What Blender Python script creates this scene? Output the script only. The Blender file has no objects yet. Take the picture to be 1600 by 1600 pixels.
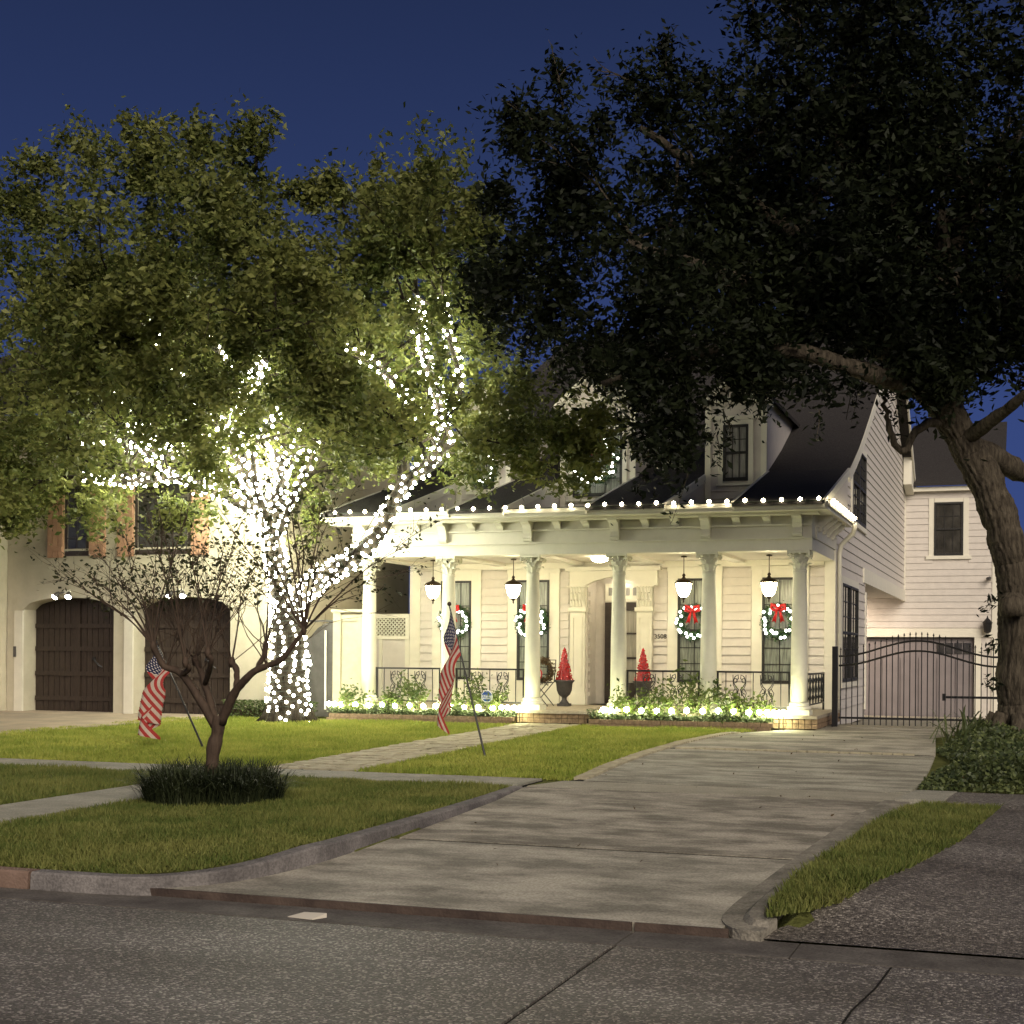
import bpy, bmesh, math, random
import numpy as np
from mathutils import Vector, Matrix
random.seed(7); RNG = np.random.default_rng(11)
sc = bpy.context.scene; COL = sc.collection
R = math.radians
# ------------------------------------------------------------------ camera
FPX, YAW, ROLL, CAMH, HORIZON = 2250.0, math.atan(800/2250), 0.007, 1.6, 1020.0
cd = bpy.data.cameras.new('camera'); cam = bpy.data.objects.new('camera', cd); COL.objects.link(cam)
cam.location = (0, 0, CAMH)
cam.rotation_mode = 'XYZ'
cam.rotation_euler = (Matrix.Rotation(YAW, 3, 'Z') @ Matrix.Rotation(R(90), 3, 'X') @ Matrix.Rotation(ROLL, 3, 'Z')).to_euler()
cd.sensor_width = 36; cd.lens = 36*FPX/1600; cd.shift_y = (HORIZON-800)/1600; cd.clip_end = 2000; cd.clip_start = .05
sc.camera = cam
# ------------------------------------------------------------------ dusk sky, faint warm street glow, exposure
w = bpy.data.worlds.new('World'); sc.world = w; w.use_nodes = True
nt = w.node_tree; nt.nodes.clear()
wo = nt.nodes.new('ShaderNodeOutputWorld'); bg = nt.nodes.new('ShaderNodeBackground'); bg.inputs[1].default_value = 1.0
tc = nt.nodes.new('ShaderNodeTexCoord'); sx = nt.nodes.new('ShaderNodeSeparateXYZ'); rp = nt.nodes.new('ShaderNodeValToRGB')
nt.links.new(tc.outputs['Generated'], sx.inputs[0]); nt.links.new(sx.outputs[2], rp.inputs[0])
nt.links.new(rp.outputs[0], bg.inputs[0]); nt.links.new(bg.outputs[0], wo.inputs[0])
els = rp.color_ramp.elements
els[0].position = 0.0; els[0].color = (.030, .051, .162, 1)
els[1].position = 1.0; els[1].color = (.008, .012, .042, 1)
for p, c in ((.15, (.0255, .0435, .138, 1)), (.30, (.017, .029, .087, 1)), (.42, (.0115, .0195, .058, 1))):
    e = els.new(p); e.color = c
SUN = bpy.data.lights.new('sun', 'SUN'); SUN.energy = 2.5; SUN.angle = R(40); SUN.color = (1, .88, .74)
sun = bpy.data.objects.new('sun', SUN); COL.objects.link(sun); sun.location = (10, -10, 20)
sun.rotation_euler = Vector((-.50, .70, -.51)).to_track_quat('-Z', 'Y').to_euler()
sc.view_settings.view_transform = 'Standard'; sc.view_settings.look = 'None'
sc.view_settings.exposure = 0.5; sc.view_settings.gamma = 1; sc.view_settings.use_curve_mapping = False
sc.cycles.use_denoising = True
sc.cycles.max_bounces = 4; sc.cycles.diffuse_bounces = 3; sc.cycles.glossy_bounces = 2; sc.cycles.transmission_bounces = 2; sc.cycles.use_adaptive_sampling = True; sc.cycles.adaptive_threshold = .02
sc.cycles.transparent_max_bounces = 4; sc.cycles.sample_clamp_indirect = 4; sc.cycles.caustics_reflective = False; sc.cycles.caustics_refractive = False

# ------------------------------------------------------------------ helpers
_c, _s = math.cos(YAW), math.sin(YAW)
def at(u, v, Y):
    'a point of the photograph, taken at the real depth Y of the thing'
    du, dv = u-800, v-HORIZON
    x, y = (du+ROLL*dv)/FPX, (dv-ROLL*du)/FPX
    d = Vector((-_s+_c*x, _c+_s*x, -y)); t = Y/d.y
    return Vector((d.x*t, Y, CAMH+d.z*t))

def material(name, color, rough=.7, spec=.3, var=.0, scale=8, bump=0, bscale=60, color2=None, emit=None, estr=0, metal=0, detail=6, extra=None, stretch=None, grain=0, ramp=(.36, .66)):
    m = bpy.data.materials.new(name); m.use_nodes = True; n = m.node_tree.nodes; l = m.node_tree.links
    b = n['Principled BSDF']; b.inputs['Base Color'].default_value = (*color, 1); b.inputs['Roughness'].default_value = rough
    b.inputs['Specular IOR Level'].default_value = spec; b.inputs['Metallic'].default_value = metal
    g = n.new('ShaderNodeNewGeometry')
    src = g.outputs['Position']
    if stretch:
        mp = n.new('ShaderNodeMapping'); mp.inputs['Scale'].default_value = stretch; l.new(src, mp.inputs[0]); src = mp.outputs[0]
    if color2 or var:
        c2 = color2 or tuple(max(0, c*(1-var)) for c in color)
        t = n.new('ShaderNodeTexNoise'); t.inputs['Scale'].default_value = scale; t.inputs['Detail'].default_value = detail
        t.inputs['Roughness'].default_value = .65; l.new(src, t.inputs['Vector'])
        r = n.new('ShaderNodeValToRGB'); r.color_ramp.elements[0].position = ramp[0]; r.color_ramp.elements[1].position = ramp[1]
        r.color_ramp.elements[0].color = (*c2, 1); r.color_ramp.elements[1].color = (*color, 1)
        l.new(t.outputs['Fac'], r.inputs[0]); l.new(r.outputs[0], b.inputs['Base Color'])
        if grain:                        # fine sand speckle and pits over the stains
            tg = n.new('ShaderNodeTexNoise'); tg.inputs['Scale'].default_value = 55; tg.inputs['Detail'].default_value = 3; l.new(g.outputs['Position'], tg.inputs['Vector'])
            rg_ = n.new('ShaderNodeValToRGB'); rg_.color_ramp.elements[0].position = .38; rg_.color_ramp.elements[1].position = .60
            q = 1-grain; rg_.color_ramp.elements[0].color = (q, q, q, 1); rg_.color_ramp.elements[1].color = (1, 1, 1, 1); l.new(tg.outputs['Fac'], rg_.inputs[0])
            mg = n.new('ShaderNodeMix'); mg.data_type = 'RGBA'; mg.blend_type = 'MULTIPLY'; mg.inputs[0].default_value = 1; l.new(r.outputs[0], mg.inputs[6]); l.new(rg_.outputs[0], mg.inputs[7]); l.new(mg.outputs[2], b.inputs['Base Color'])
    if bump:
        t2 = n.new('ShaderNodeTexNoise'); t2.inputs['Scale'].default_value = bscale; t2.inputs['Detail'].default_value = 4
        l.new(src, t2.inputs['Vector'])
        bp = n.new('ShaderNodeBump'); bp.inputs['Strength'].default_value = bump; bp.inputs['Distance'].default_value = .02
        l.new(t2.outputs['Fac'], bp.inputs['Height']); l.new(bp.outputs[0], b.inputs['Normal'])
    if emit:
        b.inputs['Emission Color'].default_value = (*emit, 1); b.inputs['Emission Strength'].default_value = estr
    return m

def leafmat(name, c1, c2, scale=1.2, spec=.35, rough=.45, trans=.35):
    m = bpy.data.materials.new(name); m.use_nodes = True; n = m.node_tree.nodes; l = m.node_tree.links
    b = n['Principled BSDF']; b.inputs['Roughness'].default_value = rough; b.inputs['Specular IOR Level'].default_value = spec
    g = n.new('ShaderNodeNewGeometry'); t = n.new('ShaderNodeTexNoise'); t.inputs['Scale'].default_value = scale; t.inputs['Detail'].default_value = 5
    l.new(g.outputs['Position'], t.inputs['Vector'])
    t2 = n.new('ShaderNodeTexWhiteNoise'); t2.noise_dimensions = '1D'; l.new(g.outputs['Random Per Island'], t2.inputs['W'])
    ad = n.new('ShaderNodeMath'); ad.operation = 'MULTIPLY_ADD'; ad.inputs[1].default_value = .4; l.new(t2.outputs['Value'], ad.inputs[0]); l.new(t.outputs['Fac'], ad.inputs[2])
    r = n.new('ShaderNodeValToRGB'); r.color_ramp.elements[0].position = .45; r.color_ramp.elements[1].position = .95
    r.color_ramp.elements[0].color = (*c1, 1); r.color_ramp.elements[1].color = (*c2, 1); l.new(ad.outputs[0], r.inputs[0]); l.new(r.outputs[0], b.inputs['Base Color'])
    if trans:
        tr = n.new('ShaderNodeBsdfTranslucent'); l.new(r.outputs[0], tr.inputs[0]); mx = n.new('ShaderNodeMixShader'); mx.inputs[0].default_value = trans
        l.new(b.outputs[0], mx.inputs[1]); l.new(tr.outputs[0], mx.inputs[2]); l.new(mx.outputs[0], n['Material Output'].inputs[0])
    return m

def tag(o, label=None, cat=None, group=None, kind=None):
    if label: o['label'] = label
    if cat: o['category'] = cat
    if group: o['group'] = group
    if kind: o['kind'] = kind
    return o

def empty(name, loc, label=None, cat=None, group=None):
    o = bpy.data.objects.new(name, None); COL.objects.link(o); o.location = loc; o.empty_display_size = .2
    return tag(o, label, cat, group)

def adopt(o, parent):
    if parent is not None:
        o.parent = parent
        if parent.type == 'EMPTY': o.matrix_parent_inverse = Matrix.Translation(parent.location).inverted()
    return o

def link(name, me, parent=None, loc=(0, 0, 0), scale=(1, 1, 1), rot=(0, 0, 0)):
    o = bpy.data.objects.new(name, me); COL.objects.link(o); o.location = loc; o.scale = scale; o.rotation_euler = rot
    return adopt(o, parent)

class MB:
    def __init__(s): s.v = []; s.f = []; s.m = []; s.mi = 0
    def face(s, idx): s.f.append(idx); s.m.append(s.mi)
    def box(s, x0, x1, y0, y1, z0, z1):
        b = len(s.v)
        s.v += [(x0, y0, z0), (x1, y0, z0), (x1, y1, z0), (x0, y1, z0), (x0, y0, z1), (x1, y0, z1), (x1, y1, z1), (x0, y1, z1)]
        for q in ((0, 3, 2, 1), (4, 5, 6, 7), (0, 1, 5, 4), (1, 2, 6, 5), (2, 3, 7, 6), (3, 0, 4, 7)): s.face(tuple(b+i for i in q))
        return s
    def prism(s, poly, d0, d1, axis):
        'poly: 2-d outline, extruded along axis x, y or z from d0 to d1'
        n = len(poly); b = len(s.v)
        A = sum(poly[i][0]*poly[(i+1) % n][1]-poly[(i+1) % n][0]*poly[i][1] for i in range(n))
        if A < 0: poly = poly[::-1]
        for d in (d0, d1):
            for p, q in poly:
                s.v.append((d, p, q) if axis == 'x' else (p, d, q) if axis == 'y' else (p, q, d))
        lo, hi = tuple(range(b, b+n)), tuple(range(b+n, b+2*n))
        flip = (axis == 'y') != (d1 < d0)
        def F(t): s.face(t[::-1] if flip else t)
        F(lo[::-1]); F(hi)
        for i in range(n): j = (i+1) % n; F((b+i, b+j, b+n+j, b+n+i))
        return s
    def tube(s, pts, rad, n=8, cap=True):
        pts = [Vector(p) for p in pts]; k = len(pts)
        if not isinstance(rad, (list, tuple)): rad = [rad]*k
        b = len(s.v); ref = None
        for i, p in enumerate(pts):
            t = (pts[min(i+1, k-1)]-pts[max(i-1, 0)])
            t = t.normalized() if t.length > 1e-9 else Vector((0, 0, 1))
            if ref is None: ref = t.orthogonal().normalized()
            ref = (ref-t*ref.dot(t)); ref = ref.normalized() if ref.length > 1e-6 else t.orthogonal().normalized()
            bi = t.cross(ref)
            for j in range(n):
                a = 2*math.pi*j/n; q = p+(ref*math.cos(a)+bi*math.sin(a))*rad[i]; s.v.append(tuple(q))
        for i in range(k-1):
            for j in range(n):
                j2 = (j+1) % n; s.face((b+i*n+j, b+i*n+j2, b+(i+1)*n+j2, b+(i+1)*n+j))
        if cap: s.face(tuple(b+j for j in range(n))[::-1]); s.face(tuple(b+(k-1)*n+j for j in range(n)))
        return s
    def lathe(s, prof, c, n=16):
        b = len(s.v); k = len(prof)
        for r, z in prof:
            for j in range(n): a = 2*math.pi*j/n; s.v.append((c[0]+r*math.cos(a), c[1]+r*math.sin(a), c[2]+z))
        for i in range(k-1):
            for j in range(n): j2 = (j+1) % n; s.face((b+i*n+j, b+i*n+j2, b+(i+1)*n+j2, b+(i+1)*n+j))
        s.face(tuple(b+j for j in range(n))[::-1]); s.face(tuple(b+(k-1)*n+j for j in range(n)))
        return s
    def quad(s, a, b2, c, d):
        b = len(s.v); s.v += [tuple(a), tuple(b2), tuple(c), tuple(d)]; s.face((b, b+1, b+2, b+3)); return s
    def mesh(s, name, mats, smooth=False):
        me = bpy.data.meshes.new(name); me.from_pydata(s.v, [], s.f)
        for m in (mats if isinstance(mats, (list, tuple)) else [mats]): me.materials.append(m)
        if any(s.m): me.polygons.foreach_set('material_index', s.m)
        if smooth: me.polygons.foreach_set('use_smooth', [True]*len(s.f))
        me.update(); return me
    def pieces(s, name, mat, parent):
        'every box of the collection as an object of its own'
        for i in range(0, len(s.v), 8):
            q = MB(); q.v = s.v[i:i+8]
            for f in ((0, 3, 2, 1), (4, 5, 6, 7), (0, 1, 5, 4), (1, 2, 6, 5), (2, 3, 7, 6), (3, 0, 4, 7)): q.face(f)
            q.build(name, mat, parent)
    def build(s, name, mats, parent=None, smooth=False): return link(name, s.mesh(name, mats, smooth), parent)

def inside(poly, x, y):
    r = np.zeros(len(x), bool); n = len(poly)
    for i in range(n):
        x0, y0 = poly[i]; x1, y1 = poly[(i+1) % n]
        if y0 == y1: continue
        r ^= ((y0 > y) != (y1 > y)) & (x < (x1-x0)*(y-y0)/(y1-y0)+x0)
    return r

def npmesh(name, V, F, mat):
    'V (n,3), F (m,k) of equal k'
    me = bpy.data.meshes.new(name); k = F.shape[1]
    me.vertices.add(len(V)); me.vertices.foreach_set('co', V.astype(np.float32).ravel())
    me.loops.add(F.size); me.loops.foreach_set('vertex_index', F.astype(np.int32).ravel())
    me.polygons.add(len(F)); me.polygons.foreach_set('loop_start', np.arange(0, F.size, k, dtype=np.int32))
    me.materials.append(mat); me.update(calc_edges=True); return me

def leaves(name, C, size, mat, parent=None, aspect=.45, droop=.0, up=None, spread=.48):
    'C (n,3): one folded leaf of 4 corners at each centre'
    n = len(C)
    a = RNG.normal(size=(n, 3)); a[:, 2] = a[:, 2]*.7-droop; a /= np.linalg.norm(a, axis=1)[:, None]
    b = RNG.normal(size=(n, 3)); b -= a*(a*b).sum(1)[:, None]; b /= np.linalg.norm(b, axis=1)[:, None]
    nn = np.cross(a, b)
    L = size*RNG.uniform(1-spread, 1+spread, n)[:, None]; W = L*aspect
    V = np.empty((n, 4, 3)); V[:, 0] = C-a*L*.5; V[:, 1] = C+b*W*.5-a*L*.05; V[:, 2] = C+a*L*.5-nn*L*.12; V[:, 3] = C-b*W*.5-a*L*.05
    me = npmesh(name, V.reshape(-1, 3), np.arange(n*4).reshape(n, 4), mat)
    return link(name, me, parent) if parent is not False else me

# ------------------------------------------------------------------ materials
M = {}
M['white'] = material('white_paint', (.64, .595, .535), .55, .3, .10, 5)
M['trim'] = material('cream_trim_paint', (.76, .73, .61), .5, .3, .07, 4)
M['column'] = material('column_paint', (.74, .72, .58), .5, .35, .08, 6)
M['shingle'] = material('dark_shingle', (.055, .05, .047), .9, .15, .5, 30, .5, 60)
M['blackiron'] = material('black_iron', (.012, .011, .010), .45, .5, .3, 20)
M['bronze'] = material('bronze_metal', (.06, .038, .022), .45, .5, .4, 20, metal=.5)
M['darkframe'] = material('dark_window_frame', (.025, .024, .022), .5, .4, .2, 12)
M['glass'] = material('window_glass', (.015, .017, .016), .06, .9)
M['curtain'] = material('window_curtain', (.30, .33, .27), .35, .6, .75, 9, stretch=(6, 6, .3))
M['blind'] = material('pale_window_blind', (.34, .33, .30), .3, .6, .5, 5, stretch=(5, 5, .5))
M['doorbrown'] = material('dark_door_paint', (.055, .042, .036), .4, .4, .3, 8)
M['doorglass'] = material('door_glass_sheer', (.45, .42, .35), .25, .6, .35, 6, stretch=(8, 8, .3))
M['brick'] = material('tan_brick', (.34, .24, .15), .85, .2, .45, 18, .4, 90)
M['cap'] = material('stone_cap', (.42, .37, .28), .8, .2, .3, 14, .3, 80)
M['ceil'] = material('porch_ceiling_paint', (.66, .62, .52), .6)
M['stucco'] = material('cream_stucco', (.50, .455, .345), .9, .1, .14, 2.5, .25, 160)
M['stuccolight'] = material('pale_stucco_jamb', (.62, .58, .48), .9, .1, .1, 3, .2, 160)
M['shutter'] = material('salmon_shutter', (.48, .28, .18), .6, .3, .2, 7)
M['garagewood'] = material('dark_stained_wood', (.050, .034, .024), .55, .35, .55, 10, .3, 40, stretch=(6, 6, .8))
M['garagegrey'] = material('grey_garage_door', (.22, .195, .195), .6, .3, .12, 3)
M['greygate'] = material('dark_grey_gate', (.07, .065, .06), .6, .3, .3, 6)
M['concrete'] = material('driveway_concrete', (.47, .435, .35), .85, .2, 0, 2.0, .35, 70, (.22, .205, .162), stretch=(.6, 1.1, 1), detail=12, grain=.30, ramp=(.41, .60))
M['concrete2'] = material('stained_driveway_concrete', (.44, .40, .32), .85, .2, 0, 2.5, .35, 70, (.18, .163, .128), stretch=(.55, 1.1, 1), detail=12, grain=.30, ramp=(.41, .60))
M['concrete3'] = material('weathered_driveway_concrete', (.44, .42, .335), .85, .2, 0, 2.8, .35, 70, (.22, .205, .16), stretch=(.5, 1.2, 1), detail=12, grain=.30, ramp=(.41, .60))
M['bandconc'] = material('pale_band_concrete', (.40, .37, .29), .85, .2, 0, 2.2, .3, 70, (.28, .26, .20), detail=9, grain=.28)
M['walkconc'] = material('sidewalk_concrete', (.38, .36, .29), .85, .2, 0, 2.5, .3, 80, (.26, .25, .20), detail=8, grain=.28)
M['kerb'] = material('kerb_concrete', (.25, .23, .215), .9, .15, 0, 3, .5, 60, (.12, .11, .105), detail=9, grain=.28)
M['rustkerb'] = material('rust_stained_kerb', (.22, .15, .115), .85, .2, 0, 3, .4, 60, (.13, .085, .06), detail=9)
M['kerbpale'] = material('ribbon_kerb_concrete', (.36, .33, .265), .9, .15, 0, 3, .5, 60, (.15, .138, .11), detail=10, grain=.28)
M['shadowlip'] = material('brown_lip_shadow', (.10, .072, .056), .85, .2, 0, 4, .4, 60, (.05, .036, .03), detail=9)  # brown lip face, darkened in its colour for the shadow line at the gutter
M['gutter'] = material('gutter_concrete', (.17, .155, .135), .85, .2, 0, 3, .4, 60, (.09, .08, .07), detail=9, grain=.28)
M['drivetan'] = material('tan_drive_concrete', (.34, .28, .20), .85, .2, 0, 1.5, .3, 60, (.24, .20, .15))
M['flag'] = material('limestone_flag', (.46, .41, .28), .85, .2, 0, 6, .5, 40, (.30, .27, .18))
M['soil'] = material('bed_soil', (.06, .045, .03), .95, .1, .5, 20, .6, 40)
M['turf'] = material('turf_thatch', (.14, .15, .045), .95, .05, .5, 9, .6, 40)
M['joint'] = material('joint_dirt', (.02, .018, .015), .95, .1, .4, 30)
M['bark'] = material('oak_bark', (.11, .092, .066), .95, .1, 0, 9, 1, 28, (.032, .026, .019), stretch=(2.2, 2.2, .45), detail=8)
M['palebark'] = material('lit_tree_bark', (.045, .037, .026), .9, .1, .6, 14, .7, 30, stretch=(2, 2, .5))
M['crape'] = material('myrtle_bark', (.085, .058, .040), .75, .2, .45, 12, .4, 30, stretch=(2, 2, .4))
M['red'] = material('red_ribbon', (.55, .015, .015), .45, .4, .2, 20)
M['redtree'] = material('red_tinsel', (.42, .010, .012), .4, .5, .5, 60)
M['urn'] = material('dark_grey_urn', (.075, .068, .066), .6, .4, .25, 14)
M['grasspine'] = leafmat('wreath_needles', (.012, .035, .012), (.05, .11, .03), 6, trans=.1)
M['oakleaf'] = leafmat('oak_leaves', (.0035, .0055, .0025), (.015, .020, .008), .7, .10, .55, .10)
M['litleaf'] = leafmat('elm_leaves', (.062, .084, .019), (.225, .238, .070), .8, .2, .5, .35)
M['myrtleleaf'] = leafmat('myrtle_leaves', (.018, .024, .009), (.06, .06, .02), 2, .3, .5, .25)
M['shrub'] = leafmat('shrub_leaves', (.04, .07, .015), (.14, .18, .045), 3, .3, .5, .3)
M['groundleaf'] = leafmat('ground_cover_leaves', (.04, .06, .02), (.14, .165, .06), 2.5, .3, .5, .25)
M['paleleaf'] = leafmat('pale_ground_leaves', (.035, .052, .022), (.10, .125, .06), 4, .3, .5, .3)
M['mondo'] = leafmat('dark_mondo_blades', (.012, .018, .008), (.05, .062, .026), 3, .15, .6, .1)
M['grass'] = leafmat('lawn_blades', (.19, .255, .038), (.39, .40, .088), 1.3, .12, .6, .3)
M['grassdark'] = leafmat('verge_blades', (.088, .124, .028), (.225, .228, .068), 1.6, .12, .6, .3)
M['hedge'] = leafmat('hedge_leaves', (.03, .05, .015), (.09, .12, .035), 3, .3, .5, .25)
M['wire'] = material('dark_wire', (.02, .03, .02), .6)
M['treebulb'] = material('tree_bulb_glow', (.9, .9, .9), .4, emit=(1, .99, .76), estr=74)
M['trunkbulb'] = material('trunk_bulb_glow', (.9, .9, .9), .4, emit=(1, .99, .78), estr=20)
M['eavebulb'] = material('eave_bulb_glow', (.9, .9, .9), .4, emit=(1, .86, .58), estr=40)
M['bedbulb'] = material('garden_globe_glow', (.9, .9, .9), .4, emit=(1, 1, .58), estr=85)
M['wreathbulb'] = material('wreath_bulb_glow', (.9, .9, .9), .4, emit=(1, .97, .90), estr=9)
M['lantern'] = material('lantern_glass_glow', (.9, .9, .9), .4, emit=(1, .85, .53), estr=50)
M['flush'] = material('flush_light_glow', (.9, .9, .9), .4, emit=(1, .86, .62), estr=45)
M['flood'] = material('flood_lamp_glow', (.9, .9, .9), .4, emit=(1, .96, .90), estr=60)
M['soffit'] = material('soffit_lamp_glow', (.9, .9, .9), .4, emit=(1, .80, .62), estr=380)
M['flagred'] = material('flag_red', (.36, .045, .04), .8, .1, .2, 30)
M['flagwhite'] = material('flag_white', (.50, .41, .33), .8, .1, .15, 30)
M['blacksign'] = material('number_black', (.02, .02, .02), .6)
M['signblue'] = material('sign_blue', (.03, .09, .40), .5)
M['signwhite'] = material('sign_white', (.75, .76, .78), .5)
M['brownwreath'] = leafmat('brown_wreath_twigs', (.05, .03, .012), (.14, .09, .04), 8, trans=.1)
M['paper'] = material('paper_scrap', (.6, .55, .45), .8)
M['deadleaf'] = material('dead_leaf', (.12, .075, .035), .8, var=.4, scale=30)

def aggregate(name, c1, c2, c3, scale):
    m = bpy.data.materials.new(name); m.use_nodes = True; n = m.node_tree.nodes; l = m.node_tree.links; b = n['Principled BSDF']
    b.inputs['Roughness'].default_value = .6; b.inputs['Specular IOR Level'].default_value = .45
    g = n.new('ShaderNodeNewGeometry'); v = n.new('ShaderNodeTexVoronoi'); v.inputs['Scale'].default_value = scale; l.new(g.outputs['Position'], v.inputs['Vector'])
    sep = n.new('ShaderNodeSeparateColor'); l.new(v.outputs['Color'], sep.inputs[0])
    r = n.new('ShaderNodeValToRGB'); e = r.color_ramp.elements; e[0].position = 0; e[0].color = (*c1, 1); e[1].position = .95; e[1].color = (*c3, 1); x = e.new(.76); x.color = (*c2, 1)
    l.new(sep.outputs[0], r.inputs[0])
    t = n.new('ShaderNodeTexNoise'); t.inputs['Scale'].default_value = 1.1; t.inputs['Detail'].default_value = 8; mpp = n.new('ShaderNodeMapping'); mpp.inputs['Scale'].default_value = (.35, 1.3, 1); l.new(g.outputs['Position'], mpp.inputs[0]); l.new(mpp.outputs[0], t.inputs['Vector'])
    r2 = n.new('ShaderNodeValToRGB'); r2.color_ramp.elements[0].position = .3; r2.color_ramp.elements[0].color = (.45, .42, .39, 1); r2.color_ramp.elements[1].position = .7; r2.color_ramp.elements[1].color = (1, 1, 1, 1); l.new(t.outputs['Fac'], r2.inputs[0])
    mx = n.new('ShaderNodeMix'); mx.data_type = 'RGBA'; mx.blend_type = 'MULTIPLY'; mx.inputs[0].default_value = 1; l.new(r.outputs[0], mx.inputs[6]); l.new(r2.outputs[0], mx.inputs[7]); l.new(mx.outputs[2], b.inputs['Base Color'])
    bp = n.new('ShaderNodeBump'); bp.inputs['Strength'].default_value = .8; bp.inputs['Distance'].default_value = .012; bp.invert = True; l.new(v.outputs['Distance'], bp.inputs['Height']); l.new(bp.outputs[0], b.inputs['Normal'])
    return m
M['road'] = aggregate('road_aggregate', (.085, .076, .067), (.165, .149, .132), (.52, .48, .42), 78)
M['agg'] = aggregate('dark_pebble_aggregate', (.06, .053, .045), (.19, .17, .145), (.40, .365, .315), 74)
# star field of a flag canton
m = material('flag_blue', (.018, .022, .06), .8, .1); M['flagblue'] = m
n = m.node_tree.nodes; l = m.node_tree.links; uvn = n.new('ShaderNodeUVMap'); v = n.new('ShaderNodeTexVoronoi'); v.inputs['Scale'].default_value = 13; v.inputs['Randomness'].default_value = 0
l.new(uvn.outputs[0], v.inputs['Vector']); lt = n.new('ShaderNodeMath'); lt.operation = 'LESS_THAN'; lt.inputs[1].default_value = .27; l.new(v.outputs['Distance'], lt.inputs[0])
mx = n.new('ShaderNodeMix'); mx.data_type = 'RGBA'; mx.inputs[6].default_value = (.018, .022, .06, 1); mx.inputs[7].default_value = (.5, .46, .4, 1); l.new(lt.outputs[0], mx.inputs[0]); l.new(mx.outputs[2], n['Principled BSDF'].inputs['Base Color'])

# ------------------------------------------------------------------ ground heights
def drive_z(y):
    if y < 14.1: return .05+(y-8.05)/6.05*.17
    return yard_z(y)
def yard_z(y):
    if y < 9.2: return .115+max(0, (y-8.05))/1.15*.085
    if y < 15: return .20+(y-9.2)/5.8*.02
    if y < 25.4: return .22+(y-15)*.0137
    return .362-(y-25.4)/18.6*.56
STRIP_R = [(-1.39, 8.02), (-1.05, 8.6), (-.71, 9.87), (-.45, 11.4), (-.21, 13.9)]
def strip_x(y):
    for (x0, y0), (x1, y1) in zip(STRIP_R, STRIP_R[1:]):
        if y <= y1: return x0+(x1-x0)*(max(y, y0)-y0)/(y1-y0)
    return -.21
KX = [(-5.95, 8.02), (-5.5, 8.06), (-5.12, 8.3), (-4.9, 8.75), (-4.8, 9.5), (-4.8, 11), (-4.86, 12.9), (-4.93, 14.2)]
def kerb_x(y):
    for (x0, y0), (x1, y1) in zip(KX, KX[1:]):
        if y <= y1: return x0+(x1-x0)*(max(y, y0)-y0)/(y1-y0)
    return -4.93
KR = [(-1.50, 8.02), (-1.54, 8.5), (-1.50, 9.5), (-1.32, 12.2), (-1.12, 14.05), (-1.10, 20)]
def kerb_rx(y):
    for (x0, y0), (x1, y1) in zip(KR, KR[1:]):
        if y <= y1: return x0+(x1-x0)*(max(y, y0)-y0)/(y1-y0)
    return -1.1
def ground_z(x, y):
    if y < 8.02: return -.03
    z = yard_z(y)
    if y < 14.5 and kerb_x(y-.15) < x < kerb_rx(y)+.15: return drive_z(max(8.05, y))-.09
    if y < 14.5 and x > strip_x(y)+.02: return drive_z(y)-.04
    return z-.004
# large ground sheet
xs = np.concatenate([[-600, -200, -80, -40], np.arange(-26, 8.01, .2), [14, 40, 120, 600]])
ys = np.concatenate([[-300, -60, -10, 0, 4], np.arange(7, 27.01, .2), np.arange(28, 48, 2), [60, 90, 200, 900]])
V = np.array([(x, y, (ground_z(x, y) if y < 50 else -.2)-.02) for y in ys for x in xs])
nx = len(xs); ii = np.arange(len(ys)-1)[:, None]*nx+np.arange(nx-1)[None]; ii = ii.ravel()
tag(link('ground', npmesh('ground', V, np.stack([ii, ii+1, ii+nx+1, ii+nx], 1), M['turf'])), kind='structure')

# road
rd = tag(MB().box(-40, 30, -12, 8.0, -.10, -.012).build('road', M['joint']), kind='structure')
for i, (x0, x1) in enumerate(((-40, -14.2), (-14.18, -8.2), (-8.18, -2.115), (-2.09, 3.9), (3.92, 30))):
    MB().box(x0, x1, -12, 7.62, -.06, 0).build('road_slab', M['road'], rd)
for x0, x1 in ((-40, -8.2), (-8.19, -2.11), (-2.095, -1.16), (-1.15, 30)):
    MB().box(x0, x1, 7.635, 8.04, -.06, .004).build('gutter_slab', M['gutter'], rd)

cr_ = [(-.86, 5.2), (-.80, 5.7), (-.74, 6.1), (-.72, 6.6), (-.66, 7.1), (-.63, 7.6)]
mbk = MB()
for (a, b), (c, d) in zip(cr_, cr_[1:]): mbk.quad((a-.006, b, .0035), (a+.006, b, .0035), (c+.006, d, .0035), (c-.006, d, .0035))
mbk.build('crack', M['joint'], rd)

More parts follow.
